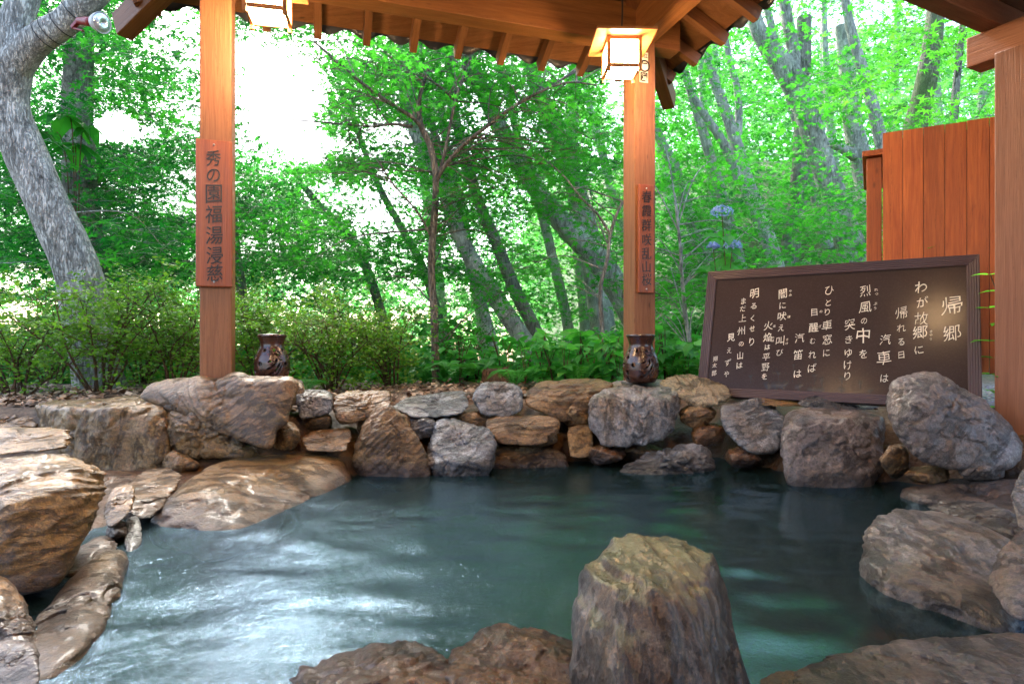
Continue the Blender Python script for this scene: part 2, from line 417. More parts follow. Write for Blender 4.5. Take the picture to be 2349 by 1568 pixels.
def slope(x): return -.20 + .62 * sm(-2.5, 6.5, x)
def terrain(x, y):
    x = np.asarray(x, float); y = np.asarray(y, float)
    q = np.maximum(0, y - 5.6)
    q = q * q / (q + 1.2)
    z = .385 + q * slope(x) * (1 - .35 * sm(10, 60, q))
    p = np.stack([x, y, np.zeros_like(x)], -1).reshape(-1, 3)
    z = z + .02 * fbm(p * 2.5, 3, 3).reshape(x.shape) + .18 * sm(7, 12, y) * fbm(p * .4, 5, 3).reshape(x.shape)
    s = sdist(x, y) + .05 * fbm(p * 3.2, 9, 3).reshape(x.shape)
    zb = np.where(s < 0, -.5 * sm(0, .45, -s), .17 * sm(0, .10, s) + .17 * sm(.12, .5, s) + .05 * sm(.5, .8, s))
    zb = zb + .03 * fbm(p * 7, 12, 4).reshape(x.shape) * sm(-.1, .1, s)
    lf_ = 1 - .78 * sm(-.7, -1.15, x) * sm(3.7, 3.35, y) - .5 * sm(1.75, 2.0, x) * sm(3.25, 2.95, y)
    zb = np.where(s > 0, zb * lf_, zb); z = z * np.where(y < 3.7, lf_, 1)
    k = sm(.55, 1.0, s)
    near = sm(1.2, .9, y)
    z = z * (1 - near) + (.05 + .0 * y) * near
    return np.where(s > 1.0, z, zb * (1 - k) + z * k), s

def axis(lo, a, b, hi, fine, g=1.13):
    m = list(np.arange(a, b, fine)); st = fine; p = m[-1]
    while p < hi: st *= g; p += st; m.append(p)
    st = fine; p = m[0]; l = []
    while p > lo: st *= g; p -= st; l.append(p)
    return np.array(l[::-1] + m)
gx = axis(-120, -2.6, 3.6, 120, .035); gy = axis(-12, .7, 5.2, 150, .035)
X, Y = np.meshgrid(gx, gy)
Z, SD = terrain(X, Y)
nx, ny = len(gx), len(gy)
i = (np.arange(ny - 1)[:, None] * nx + np.arange(nx - 1)[None, :]).ravel()
gf = np.stack([i, i + 1, i + nx + 1, i + nx], -1)
nn = fbm(np.stack([X, Y, 0 * X], -1).reshape(-1, 3) * 4, 21, 3).reshape(X.shape)
g = link('ground', mesh('ground', np.stack([X, Y, Z], -1), gf, M_ground, True, {
    'mortar': (sm(.85, .5, SD + .1 * nn)).ravel(), 'floor': sm(.0, -.12, SD).ravel(),
    'gravel': (sm(2.3, 2.7, X + .1 * nn) * sm(6, 5, Y)).ravel(), 'forest': sm(5.6, 7.5, Y + .5 * nn).ravel()}))
tag(g, kind='structure')

# water sheet (a little larger than the pool; its rim lies inside the bank)
wx = np.arange(-2.1, 2.75, .03); wy = np.arange(.85, 4.3, .03)
X, Y = np.meshgrid(wx, wy); nx, ny = len(wx), len(wy)
pp = np.stack([X, Y, 0 * X], -1).reshape(-1, 3)
Zw = .004 * fbm(pp * np.array([5, 8, 1]), 33, 3)
i = (np.arange(ny - 1)[:, None] * nx + np.arange(nx - 1)[None, :]).ravel()
calm = sm(.25, 1.0, X + .25 * (Y - 2.5) + .25 * fbm(pp * 1.2, 4, 3).reshape(X.shape))
g = link('water', mesh('water', np.stack([X.ravel(), Y.ravel(), Zw], -1), np.stack([i, i + 1, i + nx + 1, i + nx], -1), M_water, True, {'calm': calm.ravel()}))
tag(g, kind='structure')

# ------------------------------------------------------------------ rocks
def ico(res):
    bm = bmesh.new(); bmesh.ops.create_icosphere(bm, subdivisions=res, radius=1)
    v = np.array([x.co[:] for x in bm.verts]); f = np.array([[x.index for x in p.verts] for p in bm.faces]); bm.free()
    return v, f
ICO = {r: ico(r) for r in (4, 5, 6)}

def hull_planes(pts):
    bm = bmesh.new()
    for p in pts: bm.verts.new(p)
    r = bmesh.ops.convex_hull(bm, input=bm.verts[:])
    bm.normal_update()
    pl = []
    for f in bm.faces:
        n = np.array(f.normal[:]); o = n @ np.array(f.verts[0].co[:]); pl.append((f.calc_area(), n, o))
    bm.free()
    pl.sort(key=lambda q: -q[0]); out = []
    for a, n, o in pl:
        if a < 1e-7: continue
        if any(n @ m > .985 for m, _ in out): continue
        out.append((n, o))
    return np.array([q[0] for q in out]), np.array([q[1] for q in out])

def rock(label, pts, m, seed, back=.35, p=16, res=5, amp=.06, strata=None, sfreq=9, samp=.03, group='rocks around the pool', grow=1.08, name='rock', drop=0., facets=12):
    """pts: (px, py, depth) corners of the visible faces; the hidden back is closed `back` metres further away"""
    A = np.array([P(*q) for q in pts])
    c = A.mean(0); dirn = np.array([c[0], c[1], 0]); dirn /= np.linalg.norm(dirn)
    dmax = A @ dirn
    Bk = c + (A - c) * np.array([.86, .86, .9]); Bk = Bk + dirn * np.maximum(back - (dmax - dmax.min())[:, None] * .7, .05)
    allp = np.vstack([A, Bk])
    if drop: lo = allp.copy(); lo[:, 2] -= drop; allp = np.vstack([allp, lo[lo[:, 2] < c[2]]])
    n, o = hull_planes(allp)
    rr_ = np.random.default_rng(seed * 13 + 5); fn2 = rr_.normal(0, 1, (14, 3))[:max(facets, 1)]; fn2 /= np.linalg.norm(fn2, axis=1)[:, None]
    so_ = (allp @ fn2.T).max(0); mid_ = (allp.mean(0) @ fn2.T)
    n = np.vstack([n, fn2]); o = np.r_[o, mid_ + (so_ - mid_) * (rr_.uniform(.90, 1.03, len(fn2)) if facets else 9)]
    c = (allp.max(0) + allp.min(0)) / 2 * .5 + allp.mean(0) * .5
    ext = allp.max(0) - allp.min(0); ext = ext / ext.max()
    v, f = ICO[res]
    d = v * np.maximum(ext, .25); d /= np.linalg.norm(d, axis=1)[:, None]
    off = np.maximum(o - n @ c, 1e-3)
    q = np.maximum(d @ n.T, 0) / off[None, :]
    t = grow / (np.sum(q ** p, axis=1) ** (1. / p))
    size = float((allp.max(0) - allp.min(0)).max())
    pos = c + d * t[:, None]
    k = 2.2 / size
    disp = amp * size * (.5 * fbm(pos * k + seed * 5.7, seed, 3) + .35 * fbm(pos * k * 3.1 + seed, seed + 5, 4) + .16 * fbm(pos * k * 11 + seed, seed + 6, 3, .6))
    rid = 1 - np.abs(fbm(pos * k * 1.7 + seed * 2.2, seed + 9, 3))
    disp -= amp * size * 1.1 * np.clip(rid - .88, 0, 1) * 4
    if strata is not None:
        s = np.array(strata, float); s /= np.linalg.norm(s)
        along = pos @ s + .05 * fbm(pos * 3 + seed, seed + 3, 2)
        a = np.stack([along * sfreq / size, np.full(len(pos), seed * 1.7), .3 * fbm(pos * 2., seed, 2)], -1)
        disp += samp * size * (fbm(a, seed + 20, 4, .6))
        ph = along * sfreq * 1.6 / size + .8 * fbm(pos * k * .8, seed + 31, 2)
        disp += samp * size * .9 * (np.abs((ph % 1.) - .75) - .3) * (.5 + .5 * vnoise(pos * k * 1.2, seed + 41))
    pos = pos + d * disp[:, None]
    o_ = local_obj(name, pos, f, m)
    return tag(o_, label, 'rock', group)

rock('dark brown sloping rock in the cleft between the huge layered boulder and the long ledge', [(290, 1120, 2.85), (330, 1085, 3.1), (385, 1070, 3.2), (425, 1085, 3.1), (405, 1125, 2.85), (350, 1185, 2.6), (312, 1195, 2.52), (285, 1160, 2.6)], R_brown, 61, .2, 12, 6, .06)
rock('ochre rock filling the hollow under the huge layered boulder', [(228, 1232, 2.3), (258, 1226, 2.42), (262, 1262, 2.25), (120, 1375, 1.98), (30, 1410, 1.85), (0, 1480, 1.72), (110, 1450, 1.75), (205, 1335, 2.02), (-30, 1400, 1.9)], R_ochre, 63, .25, 12, 6, .05)
rock('rough brown rock at the foot of the grooved flat-topped block', [(180, 1090, 3.1), (240, 1078, 3.2), (320, 1090, 3.2), (330, 1118, 3.05), (270, 1135, 2.9), (190, 1125, 2.9)], R_brown, 62, .2, 12, 6, .06)
_ = rock('tan flat-topped block of rock with grooved upright face, left of the leaning slab', [(75, 932, 3.65), (120, 917, 3.95), (250, 914, 4.0), (345, 918, 3.95), (372, 935, 3.5), (300, 938, 3.35), (170, 938, 3.38), (385, 1000, 3.4), (385, 1085, 3.35), (345, 1110, 3.32), (190, 1095, 3.32), (165, 1010, 3.4), (85, 985, 3.6)], R_tanv, 1, .5, 18, 6, .035, (1, .1, .05), 16, .012)
rock('rounded brown boulder squeezed between the flat-topped block and the leaning slab', [(362, 935, 3.6), (400, 918, 3.62), (480, 919, 3.62), (512, 945, 3.5), (545, 985, 3.45), (563, 1025, 3.42), (555, 1055, 3.4), (420, 1065, 3.36), (390, 1000, 3.36), (450, 950, 3.42)], R_tan, 2, .35, 10, 6, .05, (.5, .2, .8), 9, .02)
rock('broad leaning brown slab with diagonal bedding at the foot of the left post', [(316, 908, 3.62), (338, 880, 3.66), (400, 871, 3.68), (560, 867, 3.68), (655, 864, 3.62), (684, 878, 3.52), (668, 932, 3.42), (635, 985, 3.36), (600, 1022, 3.33), (545, 1000, 3.35), (500, 950, 3.4), (400, 915, 3.5), (655, 870, 3.45)], R_brown, 3, .22, 22, 6, .025, (.55, .1, .83), 14, .016)
rock('huge ochre layered boulder overhanging the left edge of the picture', [(-140, 1060, 2.3), (0, 1045, 2.35), (90, 1029, 2.35), (190, 1043, 2.3), (247, 1075, 2.2), (268, 1110, 2.15), (262, 1175, 2.08), (235, 1230, 2.0), (180, 1300, 1.9), (115, 1385, 1.8), (50, 1405, 1.75), (-60, 1390, 1.75), (-200, 1250, 1.85), (0, 1150, 1.88), (150, 1120, 1.98)], R_ochre, 4, .55, 9, 6, .035, (-.18, 0, 1), 18, .014)
rock('thin flat ochre slab lying behind the huge layered boulder', [(-120, 1000, 2.9), (0, 985, 3.0), (100, 983, 3.02), (166, 998, 2.95), (166, 1028, 2.85), (60, 1040, 2.75), (-100, 1050, 2.7)], R_ochre, 5, .3, 16, 6, .03, (0, 0, 1), 8, .03)
rock('long pale mottled rock along the water under the huge layered boulder', [(110, 1385, 1.85), (215, 1300, 2.05), (252, 1246, 2.2), (282, 1250, 2.18), (288, 1290, 2.08), (258, 1378, 1.79), (200, 1468, 1.56), (120, 1552, 1.39), (30, 1560, 1.42), (40, 1460, 1.62)], R_pale, 6, .2, 12, 6, .035, None, drop=.1)
rock('small pale tan stone wedged above the water inlet on the left', [(236, 1180, 2.45), (258, 1118, 2.58), (300, 1112, 2.6), (312, 1138, 2.52), (304, 1172, 2.45), (252, 1214, 2.36)], R_tan, 7, .18, 10, 6, .06)
rock('pinkish rounded stone in the bottom left corner of the picture', [(-40, 1490, 1.4), (0, 1482, 1.4), (45, 1484, 1.4), (78, 1503, 1.37), (92, 1545, 1.33), (80, 1600, 1.28), (-40, 1600, 1.28)], R_mauve, 8, .2, 8, 6, .04)
rock('dull ochre rock in shade between the corner stone and the huge layered boulder', [(-40, 1300, 1.75), (20, 1330, 1.75), (50, 1385, 1.7), (82, 1480, 1.55), (100, 1560, 1.45), (60, 1600, 1.4), (-60, 1600, 1.45)], R_ochre, 9, .25, 10, 6, .05, (0, .2, 1), 8, .03)
rock('dark wet stone at the water inlet left of the long ledge', [(288, 1190, 2.5), (312, 1176, 2.55), (326, 1200, 2.48), (322, 1250, 2.33), (296, 1290, 2.2), (284, 1240, 2.35)], R_dark, 10, .15, 9, 6, .06)
rock('long flat-topped ledge rock reaching from the left bank into the water', [(330, 1190, 2.62), (375, 1150, 2.75), (410, 1108, 2.9), (470, 1068, 3.2), (560, 1050, 3.45), (680, 1034, 3.72), (760, 1033, 3.75), (795, 1052, 3.62), (806, 1085, 3.5), (790, 1112, 3.35), (700, 1155, 2.98), (600, 1205, 2.62), (520, 1228, 2.47), (440, 1228, 2.47), (375, 1214, 2.53), (430, 1122, 2.75), (560, 1095, 2.98), (690, 1072, 3.3)], R_tan, 11, .25, 16, 6, .022, None, drop=.1)
rock('gabled brown boulder with a slanting right flank, right of the long ledge', [(808, 1045, 3.6), (826, 985, 3.66), (862, 924, 3.72), (888, 919, 3.72), (922, 950, 3.68), (962, 1020, 3.62), (988, 1064, 3.58), (960, 1085, 3.52), (850, 1088, 3.52), (880, 990, 3.56)], R_brown, 12, .35, 12, 6, .04, (.6, .2, -.6), 12, .018, drop=.1)
rock('flat broken slate ledge set in the mortar below the grey corner stones', [(694, 1002, 3.6), (720, 990, 3.66), (800, 984, 3.68), (802, 1012, 3.6), (790, 1034, 3.52), (705, 1034, 3.5)], R_brown, 13, .2, 20, 6, .03, (0, 0, 1), 6, .03)
rock('low bluish flat-topped stone right beside the leaning slab', [(676, 905, 3.75), (700, 896, 3.85), (752, 897, 3.85), (764, 912, 3.75), (760, 945, 3.7), (690, 962, 3.66)], R_blue, 14, .25, 14, 6, .05)
rock('dull brown flat-topped stone between the bluish stone and the gabled boulder', [(762, 908, 3.8), (800, 897, 3.9), (892, 897, 3.92), (899, 925, 3.8), (850, 960, 3.72), (785, 975, 3.68), (764, 945, 3.7)], R_brown, 15, .25, 14, 6, .05, (0, .3, 1), 7, .02)
rock('flat shiny split stone in front of the fallen leaves, above the gabled boulder', [(908, 936, 3.95), (940, 911, 4.1), (1010, 903, 4.15), (1060, 899, 4.15), (1074, 928, 4.0), (1064, 952, 3.88), (940, 956, 3.86)], R_blue, 16, .3, 16, 6, .05, (.15, 0, 1), 8, .035)
rock('bluish faceted stone with pale sloping top, right of the gabled boulder', [(983, 1022, 3.72), (1000, 964, 3.85), (1032, 959, 3.86), (1068, 978, 3.8), (1127, 992, 3.72), (1133, 1020, 3.66), (1120, 1052, 3.58), (1040, 1066, 3.55), (990, 1058, 3.58)], R_blue, 17, .3, 18, 6, .055, (.3, 0, .8), 8, .02, drop=.1)
rock('oblong tan stone mortared beside the bluish faceted stone', [(1116, 962, 3.92), (1150, 954, 3.95), (1252, 954, 3.95), (1282, 966, 3.9), (1280, 996, 3.85), (1250, 1017, 3.8), (1150, 1019, 3.78), (1125, 1000, 3.8)], R_brown, 18, .25, 16, 6, .04, (0, 0, 1), 8, .02)
rock('low brown sill of rock at the waterline below the oblong tan stone', [(1130, 1030, 3.86), (1180, 1022, 3.9), (1290, 1034, 3.9), (1300, 1050, 3.84), (1240, 1066, 3.78), (1140, 1062, 3.75)], R_brown, 19, .2, 12, 6, .06, drop=.1)
rock('dark squarish stone with a rusty front, left of the long dark coping stone', [(1086, 905, 4.05), (1110, 880, 4.15), (1168, 877, 4.18), (1196, 893, 4.1), (1200, 935, 4.0), (1160, 955, 3.95), (1105, 948, 3.95), (1088, 925, 4.0)], R_blue, 20, .3, 14, 6, .05, (1, 0, .2), 6, .02)
rock('long dark flat-topped coping stone left of the vase by the lantern post', [(1200, 893, 4.2), (1235, 874, 4.35), (1370, 870, 4.4), (1410, 884, 4.25), (1352, 900, 4.1), (1346, 955, 4.05), (1290, 968, 4.0), (1212, 930, 4.05)], R_brown, 21, .3, 16, 6, .04, (0, .2, 1), 9, .02)
rock('small tan wedge stone between the oblong stone and the big squarish grey boulder', [(1303, 984, 3.95), (1350, 974, 4.0), (1362, 1010, 3.92), (1352, 1048, 3.84), (1310, 1048, 3.82)], R_tan, 22, .2, 14, 6, .05)
rock('big squarish grey boulder directly in front of the vase by the lantern post', [(1346, 942, 3.95), (1366, 905, 4.05), (1420, 888, 4.15), (1530, 887, 4.15), (1563, 908, 4.05), (1567, 950, 3.95), (1542, 992, 3.88), (1470, 1022, 3.82), (1390, 1027, 3.8), (1356, 985, 3.85), (1370, 915, 3.92), (1550, 918, 3.92)], R_grey, 23, .3, 16, 6, .045, (.8, .2, .45), 12, .02)
rock('low flat pale stone carrying the vase by the lantern post', [(1380, 886, 4.3), (1420, 874, 4.4), (1530, 870, 4.42), (1560, 884, 4.3), (1530, 895, 4.2), (1420, 897, 4.2)], R_grey, 24, .25, 14, 6, .04)
rock('pale ribbed fan-shaped stone by the left foot of the poem board', [(1510, 876, 4.2), (1535, 860, 4.28), (1575, 862, 4.25), (1625, 874, 4.2), (1668, 888, 4.12), (1670, 914, 4.0), (1610, 936, 3.95), (1565, 918, 3.98)], R_pale, 25, .3, 14, 6, .03, (.9, -.1, .5), 7, .05)
rock('low pale glistening rock breaking the water below the big squarish grey boulder', [(1415, 1072, 3.66), (1480, 1046, 3.76), (1540, 1028, 3.82), (1600, 1012, 3.86), (1645, 1030, 3.8), (1630, 1064, 3.68), (1560, 1084, 3.58), (1450, 1088, 3.56)], R_blue, 26, .2, 9, 6, .08, (.5, 0, .8), 7, .03, drop=.1)
rock('smooth blue-grey boulder between the squarish grey boulder and the spout basin', [(1648, 928, 3.95), (1682, 917, 4.0), (1762, 924, 3.95), (1798, 945, 3.85), (1803, 995, 3.75), (1785, 1050, 3.65), (1720, 1045, 3.65), (1658, 985, 3.8)], R_blue, 27, .3, 9, 6, .04)
rock('big mauve-grey basin rock with a hollow wet top under the poem board', [(1784, 1002, 3.45), (1800, 958, 3.6), (1832, 936, 3.75), (1960, 938, 3.75), (2036, 960, 3.6), (2030, 1040, 3.4), (2002, 1096, 3.3), (1960, 1115, 3.27), (1850, 1102, 3.28), (1790, 1055, 3.35), (1830, 962, 3.45), (1990, 970, 3.42)], R_mauve, 28, .3, 14, 6, .04, drop=.1)
rock('low dark wet spout rock between the poem board and the basin rock', [(1836, 926, 3.8), (1872, 899, 3.9), (1932, 896, 3.92), (2010, 914, 3.85), (2024, 938, 3.75), (1900, 948, 3.65)], R_dark, 29, .2, 9, 6, .07, (.3, 0, 1), 6, .03)
rock('tall hunched boulder in front of the right end of the poem board', [(2013, 930, 3.25), (2018, 880, 3.3), (2050, 848, 3.34), (2110, 836, 3.35), (2172, 857, 3.32), (2212, 900, 3.28), (2250, 938, 3.22), (2310, 955, 3.2), (2350, 1000, 3.1), (2365, 1060, 3.0), (2310, 1086, 2.95), (2200, 1092, 2.95), (2110, 1066, 3.0), (2045, 992, 3.12), (2120, 930, 3.05)], R_mauve, 30, .35, 9, 6, .05)
rock('low pale shelf of rock at the right water edge below the hunched boulder', [(2060, 1122, 3.1), (2190, 1098, 3.15), (2380, 1100, 2.95), (2400, 1180, 2.6), (2300, 1175, 2.66), (2165, 1155, 2.86), (2080, 1132, 3.0)], R_mauve, 31, .25, 14, 6, .05, (0, 0, 1), 6, .02, drop=.1)
rock('dark creased rock between the pale shelf and the rounded rock in the water', [(2128, 1165, 2.78), (2165, 1142, 2.84), (2255, 1156, 2.74), (2335, 1186, 2.52), (2360, 1228, 2.35), (2260, 1212, 2.5)], R_blue, 32, .2, 12, 6, .06, (.2, .1, 1), 7, .03, drop=.12)
rock('big rounded grey rock standing in the water at the right', [(1984, 1200, 2.2), (2012, 1170, 2.32), (2062, 1158, 2.4), (2150, 1164, 2.42), (2232, 1190, 2.3), (2290, 1235, 2.12), (2340, 1265, 2.0), (2350, 1320, 1.9), (2330, 1450, 1.6), (2230, 1400, 1.72), (2100, 1358, 1.85), (2010, 1340, 1.92), (1986, 1262, 2.08), (2030, 1222, 2.12), (2180, 1260, 2.0)], R_grey, 33, .3, 12, 6, .04, (.75, .2, .3), 12, .014, drop=.15)
rock('lumpy mauve boulder at the right picture edge against the rounded rock', [(2263, 1335, 1.75), (2282, 1268, 1.82), (2330, 1215, 1.9), (2400, 1190, 1.92), (2420, 1420, 1.55), (2340, 1440, 1.5), (2296, 1400, 1.6)], R_mauve, 34, .3, 9, 6, .06)
rock('slim upright grey stone cut by the right picture edge above the lumpy boulder', [(2324, 1135, 2.1), (2345, 1080, 2.2), (2400, 1070, 2.2), (2410, 1220, 1.95), (2340, 1215, 1.95)], R_grey, 35, .25, 12, 6, .05)
rock('broad low grey rock across the bottom right corner of the picture', [(1960, 1548, 1.39), (2060, 1520, 1.45), (2150, 1498, 1.49), (2250, 1462, 1.56), (2320, 1450, 1.58), (2420, 1450, 1.5), (2420, 1640, 1.18), (2000, 1640, 1.20), (1800, 1600, 1.28)], R_grey, 36, .2, 9, 6, .05, (.3, .5, .6), 9, .012)
rock('low pale stone at the bottom edge right of the standing pillar rock', [(1735, 1575, 1.33), (1800, 1556, 1.37), (1900, 1562, 1.36), (1950, 1580, 1.33), (1900, 1630, 1.28), (1760, 1630, 1.28)], R_pale, 37, .1, 9, 6, .05)
rock('tall standing pillar rock with a flat mossy top in the foreground', [(1347, 1284, 1.40), (1417, 1227, 1.56), (1482, 1221, 1.60), (1562, 1235, 1.58), (1634, 1274, 1.50), (1642, 1312, 1.44), (1602, 1395, 1.23), (1505, 1356, 1.20), (1431, 1330, 1.23), (1612, 1448, 1.20), (1688, 1440, 1.42), (1725, 1568, 1.36), (1745, 1680, 1.28), (1650, 1700, 1.10), (1440, 1700, 1.06), (1322, 1680, 1.22), (1316, 1400, 1.36), (1322, 1310, 1.39)], R_pillar, 38, .15, 40, 6, .022, (.95, .25, .05), 8, .026, drop=.3, grow=1.0, facets=0)
rock('wet rust-brown rock at the bottom edge, the lower left of the foreground pair', [(590, 1585, 1.4), (680, 1537, 1.46), (780, 1502, 1.5), (900, 1488, 1.5), (1020, 1472, 1.48), (1045, 1500, 1.4), (1050, 1680, 1.1), (620, 1680, 1.15)], R_wetb, 39, .12, 12, 6, .05, (.1, .3, 1), 9, .03, drop=.2)
rock('wet rust-brown rock with pale veins leaning against the standing pillar rock', [(1018, 1535, 1.36), (1040, 1470, 1.42), (1100, 1446, 1.45), (1170, 1434, 1.46), (1250, 1448, 1.45), (1330, 1478, 1.42), (1340, 1680, 1.12), (1020, 1680, 1.12)], R_wetb, 40, .12, 14, 6, .05, (.1, .3, 1), 9, .03, drop=.2)
rock('rough brown stones of the bank at the far left edge behind the thin slab', [(-100, 965, 3.6), (0, 952, 3.65), (60, 948, 3.65), (90, 965, 3.6), (80, 990, 3.5), (-80, 995, 3.45)], R_ochre, 41, .25, 9, 6, .09)
rock('flat plank-like stone under the poem board frame', [(1745, 915, 4.0), (1760, 908, 4.05), (1835, 912, 4.0), (1840, 930, 3.9), (1750, 930, 3.88)], R_tan, 42, .12, 16, 4, .04)

for k, (px, py, d_, sx, sy, m_, wh) in enumerate((
        (728, 968, 3.74, 42, 26, R_brown, 'between the bluish flat-topped stone and the slate ledge'), (655, 1005, 3.5, 38, 34, R_tan, 'under the right tip of the leaning slab'),
        (905, 972, 3.88, 42, 30, R_brown, 'left of the split stone, above the gabled boulder'), (962, 985, 3.86, 40, 28, R_blue, 'under the flat split stone'),
        (1080, 965, 3.98, 40, 24, R_brown, 'under the dark squarish rusty stone'), (1322, 955, 4.05, 32, 26, R_brown, 'above the small tan wedge stone'),
        (1600, 958, 3.98, 42, 30, R_brown, 'under the ribbed fan-shaped stone'), (1628, 1000, 3.92, 42, 30, R_wetb, 'at the waterline left of the smooth blue-grey boulder'),
        (1700, 1052, 3.72, 44, 22, R_wetb, 'at the waterline under the smooth blue-grey boulder'), (2055, 1060, 3.2, 34, 40, R_brown, 'between the basin rock and the hunched boulder'),
        (2130, 1092, 3.1, 52, 22, R_brown, 'at the waterline under the hunched boulder'), (410, 1068, 3.35, 44, 30, R_tan, 'in the mortar under the rounded brown boulder'),
        (345, 1140, 3.0, 46, 34, R_brown, 'in the mortar left of the long ledge'), (540, 1046, 3.45, 60, 20, R_tan, 'behind the top of the long ledge'),
        (1000, 1066, 3.62, 34, 18, R_wetb, 'at the waterline right of the gabled boulder'), (1395, 1045, 3.82, 46, 22, R_wetb, 'at the waterline under the big squarish grey boulder'),
        (1480, 1040, 3.92, 50, 20, R_brown, 'at the waterline behind the low glistening rock'), (1225, 1000, 3.95, 60, 30, R_brown, 'deep between the oblong stone and the sill of rock'),
        (845, 975, 3.78, 30, 30, R_brown, 'left of the peak of the gabled boulder'), (268, 1225, 2.4, 26, 26, R_wetb, 'beside the water inlet under the small pale tan stone'),
        (1735, 935, 3.98, 50, 20, R_grey, 'on the bank under the poem board frame'), (2250, 1080, 3.0, 60, 24, R_mauve, 'in the ledge under the right half of the hunched boulder'))):
    rr = random.Random(k + 900); pts = []
    for q in range(8):
        a = q * math.pi / 4 + rr.uniform(-.25, .25); pts.append((px + math.cos(a) * sx * rr.uniform(.8, 1.15), py + math.sin(a) * sy * rr.uniform(.8, 1.15), d_ + .05 * rr.uniform(-1, 1)))
    pts.append((px + rr.uniform(-.3, .3) * sx, py - .1 * sy, d_ - .07))
    rock('small filler stone ' + wh, pts, m_, 300 + k, .2, 10, 5, .07)

# ------------------------------------------------------------------ pavilion
U1 = np.array([.953, .302, 0]); U1 /= np.linalg.norm(U1); U2 = np.array([-U1[1], U1[0], 0]); UZ = np.array([0, 0, 1.])
CR = np.array([.987, 4.74, 0]); CL = np.array([-1.85, 3.84, 0]); SPAN = np.linalg.norm(CR - CL); DEEP = 5.6
def Q(a, b, z): return CR + U1 * a + U2 * b + UZ * z      # pavilion coordinates: corner post at (0,0)
ZB, BH, BW = 3.05, .30, .15
pav = empty('bath_pavilion', Q(-SPAN / 2, -DEEP / 2, .38), 'open wooden bath pavilion of posts, beams and rafters roofing the hot pool', 'pavilion')
for a in (0, -SPAN):
    for b in (0, -DEEP):
        beam('post', Q(a, b, .30), Q(a, b, ZB + .1), .18, .18, M_post, pav, up=U2, bev=.008)
for b in (0, -DEEP): beam('beam', Q(-SPAN - .32, b, ZB + BH / 2), Q(.32, b, ZB + BH / 2), BW, BH, M_beam, pav)
for a in (0, -SPAN): beam('beam', Q(a, -DEEP - .32, ZB + BH / 2 + .004), Q(a, .32, ZB + BH / 2 + .004), BW - .01, BH - .012, M_beam, pav)
for b in (-3.06, -4.4): beam('tie_beam', Q(-SPAN + .07, b, ZB + .33), Q(-.07, b, ZB + .33), .13, .2, M_beam, pav)
PITCH = math.tan(math.radians(26.5)); ZR = ZB + BH - .05          # rafter underside height at the outer beam face
def zr(e): return ZR - (e - .075) * PITCH                    # e: outward distance from beam line
EO = .60                                                    # rafter ends
half = min(SPAN, DEEP) / 2
def eave(side):
    """returns map (t along eave, e outward) -> point for the four roof sides, and the run length"""
    if side == 0: return (lambda t, e, z: Q(-SPAN + t, e, z)), SPAN
    if side == 1: return (lambda t, e, z: Q(e, -t, z)), DEEP
    if side == 2: return (lambda t, e, z: Q(-t, -DEEP - e, z)), SPAN
    return (lambda t, e, z: Q(-SPAN - e, -DEEP + t, z)), DEEP
for side in range(4):
    fn, L = eave(side)
    k0 = -1
    nspan = int(round((L + 2 * EO) / .385))
    for k in range(nspan + 1):
        t = -EO + .13 + k * (L + 2 * EO - .26) / nspan
        inner = -min(half, max(0, min(t, L - t)) if 0 < t < L else 0)
        if t < 0 or t > L: inner = max(-t, t - L)            # jack rafters past the corner start at the hip
        if EO - inner < .12: continue
        p0 = fn(t, EO, zr(EO) + .05); p1 = fn(t, inner + .03, zr(inner + .03) + .05)
        beam('rafter', p0, p1, .055, .095, M_raft, pav, bev=.004)
    # roof boards (thick sheet) and tiles with a scalloped edge
    E2 = EO - .02
    A = [fn(-E2, E2, zr(E2) + .112), fn(L + E2, E2, zr(E2) + .112), fn(L - half, -half, zr(-half) + .112), fn(half, -half, zr(-half) + .112)]
    B = [q + UZ * .025 for q in A]
    link('roof_boards', mesh('roof_boards', np.array(A + B), [np.array([[0, 3, 2, 1], [4, 5, 6, 7], [0, 1, 5, 4], [1, 2, 6, 5], [2, 3, 7, 6], [3, 0, 4, 7]])], M_raft, False), pav)
    E3 = EO + .045; ns = 400; tt = np.linspace(-E3, L + E3, ns)
    rows = []
    for e in (E3, E3 - .02, 0, -half):
        rr = []
        for t in tt:
            tc = np.clip(t, -e, L + e)
            wv = .028 * math.cos(2 * math.pi * t / .27)
            rr.append(fn(tc, e, zr(e) + .175 + wv - (.018 if e == E3 else 0)))
        rows.append(rr)
    low = [q - UZ * .022 for q in np.array(rows[0])]
    V = np.array([low] + rows).reshape(-1, 3)
    ii = (np.arange(4)[:, None] * ns + np.arange(ns - 1)[None, :]).ravel()
    link('roof_tiles', mesh('roof_tiles', V, np.stack([ii, ii + 1, ii + ns + 1, ii + ns], -1), M_tile, True), pav)
for a, b, sa, sb in ((0, 0, 1, 1), (-SPAN, 0, -1, 1), (0, -DEEP, 1, -1), (-SPAN, -DEEP, -1, -1)):
    e1 = .72
    p0 = Q(a + sa * e1, b + sb * e1, zr(e1) + .02); p1 = Q(a - sa * half, b - sb * half, zr(-half) + .02)
    beam('hip_rafter', p0, p1, .11, .17, M_raft, pav)

for k in range(24):  # unseen dark boards added behind the camera to cut the fill light
    beam('unseen_fill_blocker', Q(-SPAN - 1.2 + k * .22, -DEEP - .5, .2), Q(-SPAN - 1.2 + k * .22, -DEEP - .5, 3.3), .212, .03, M_dark, pav, up=U2)

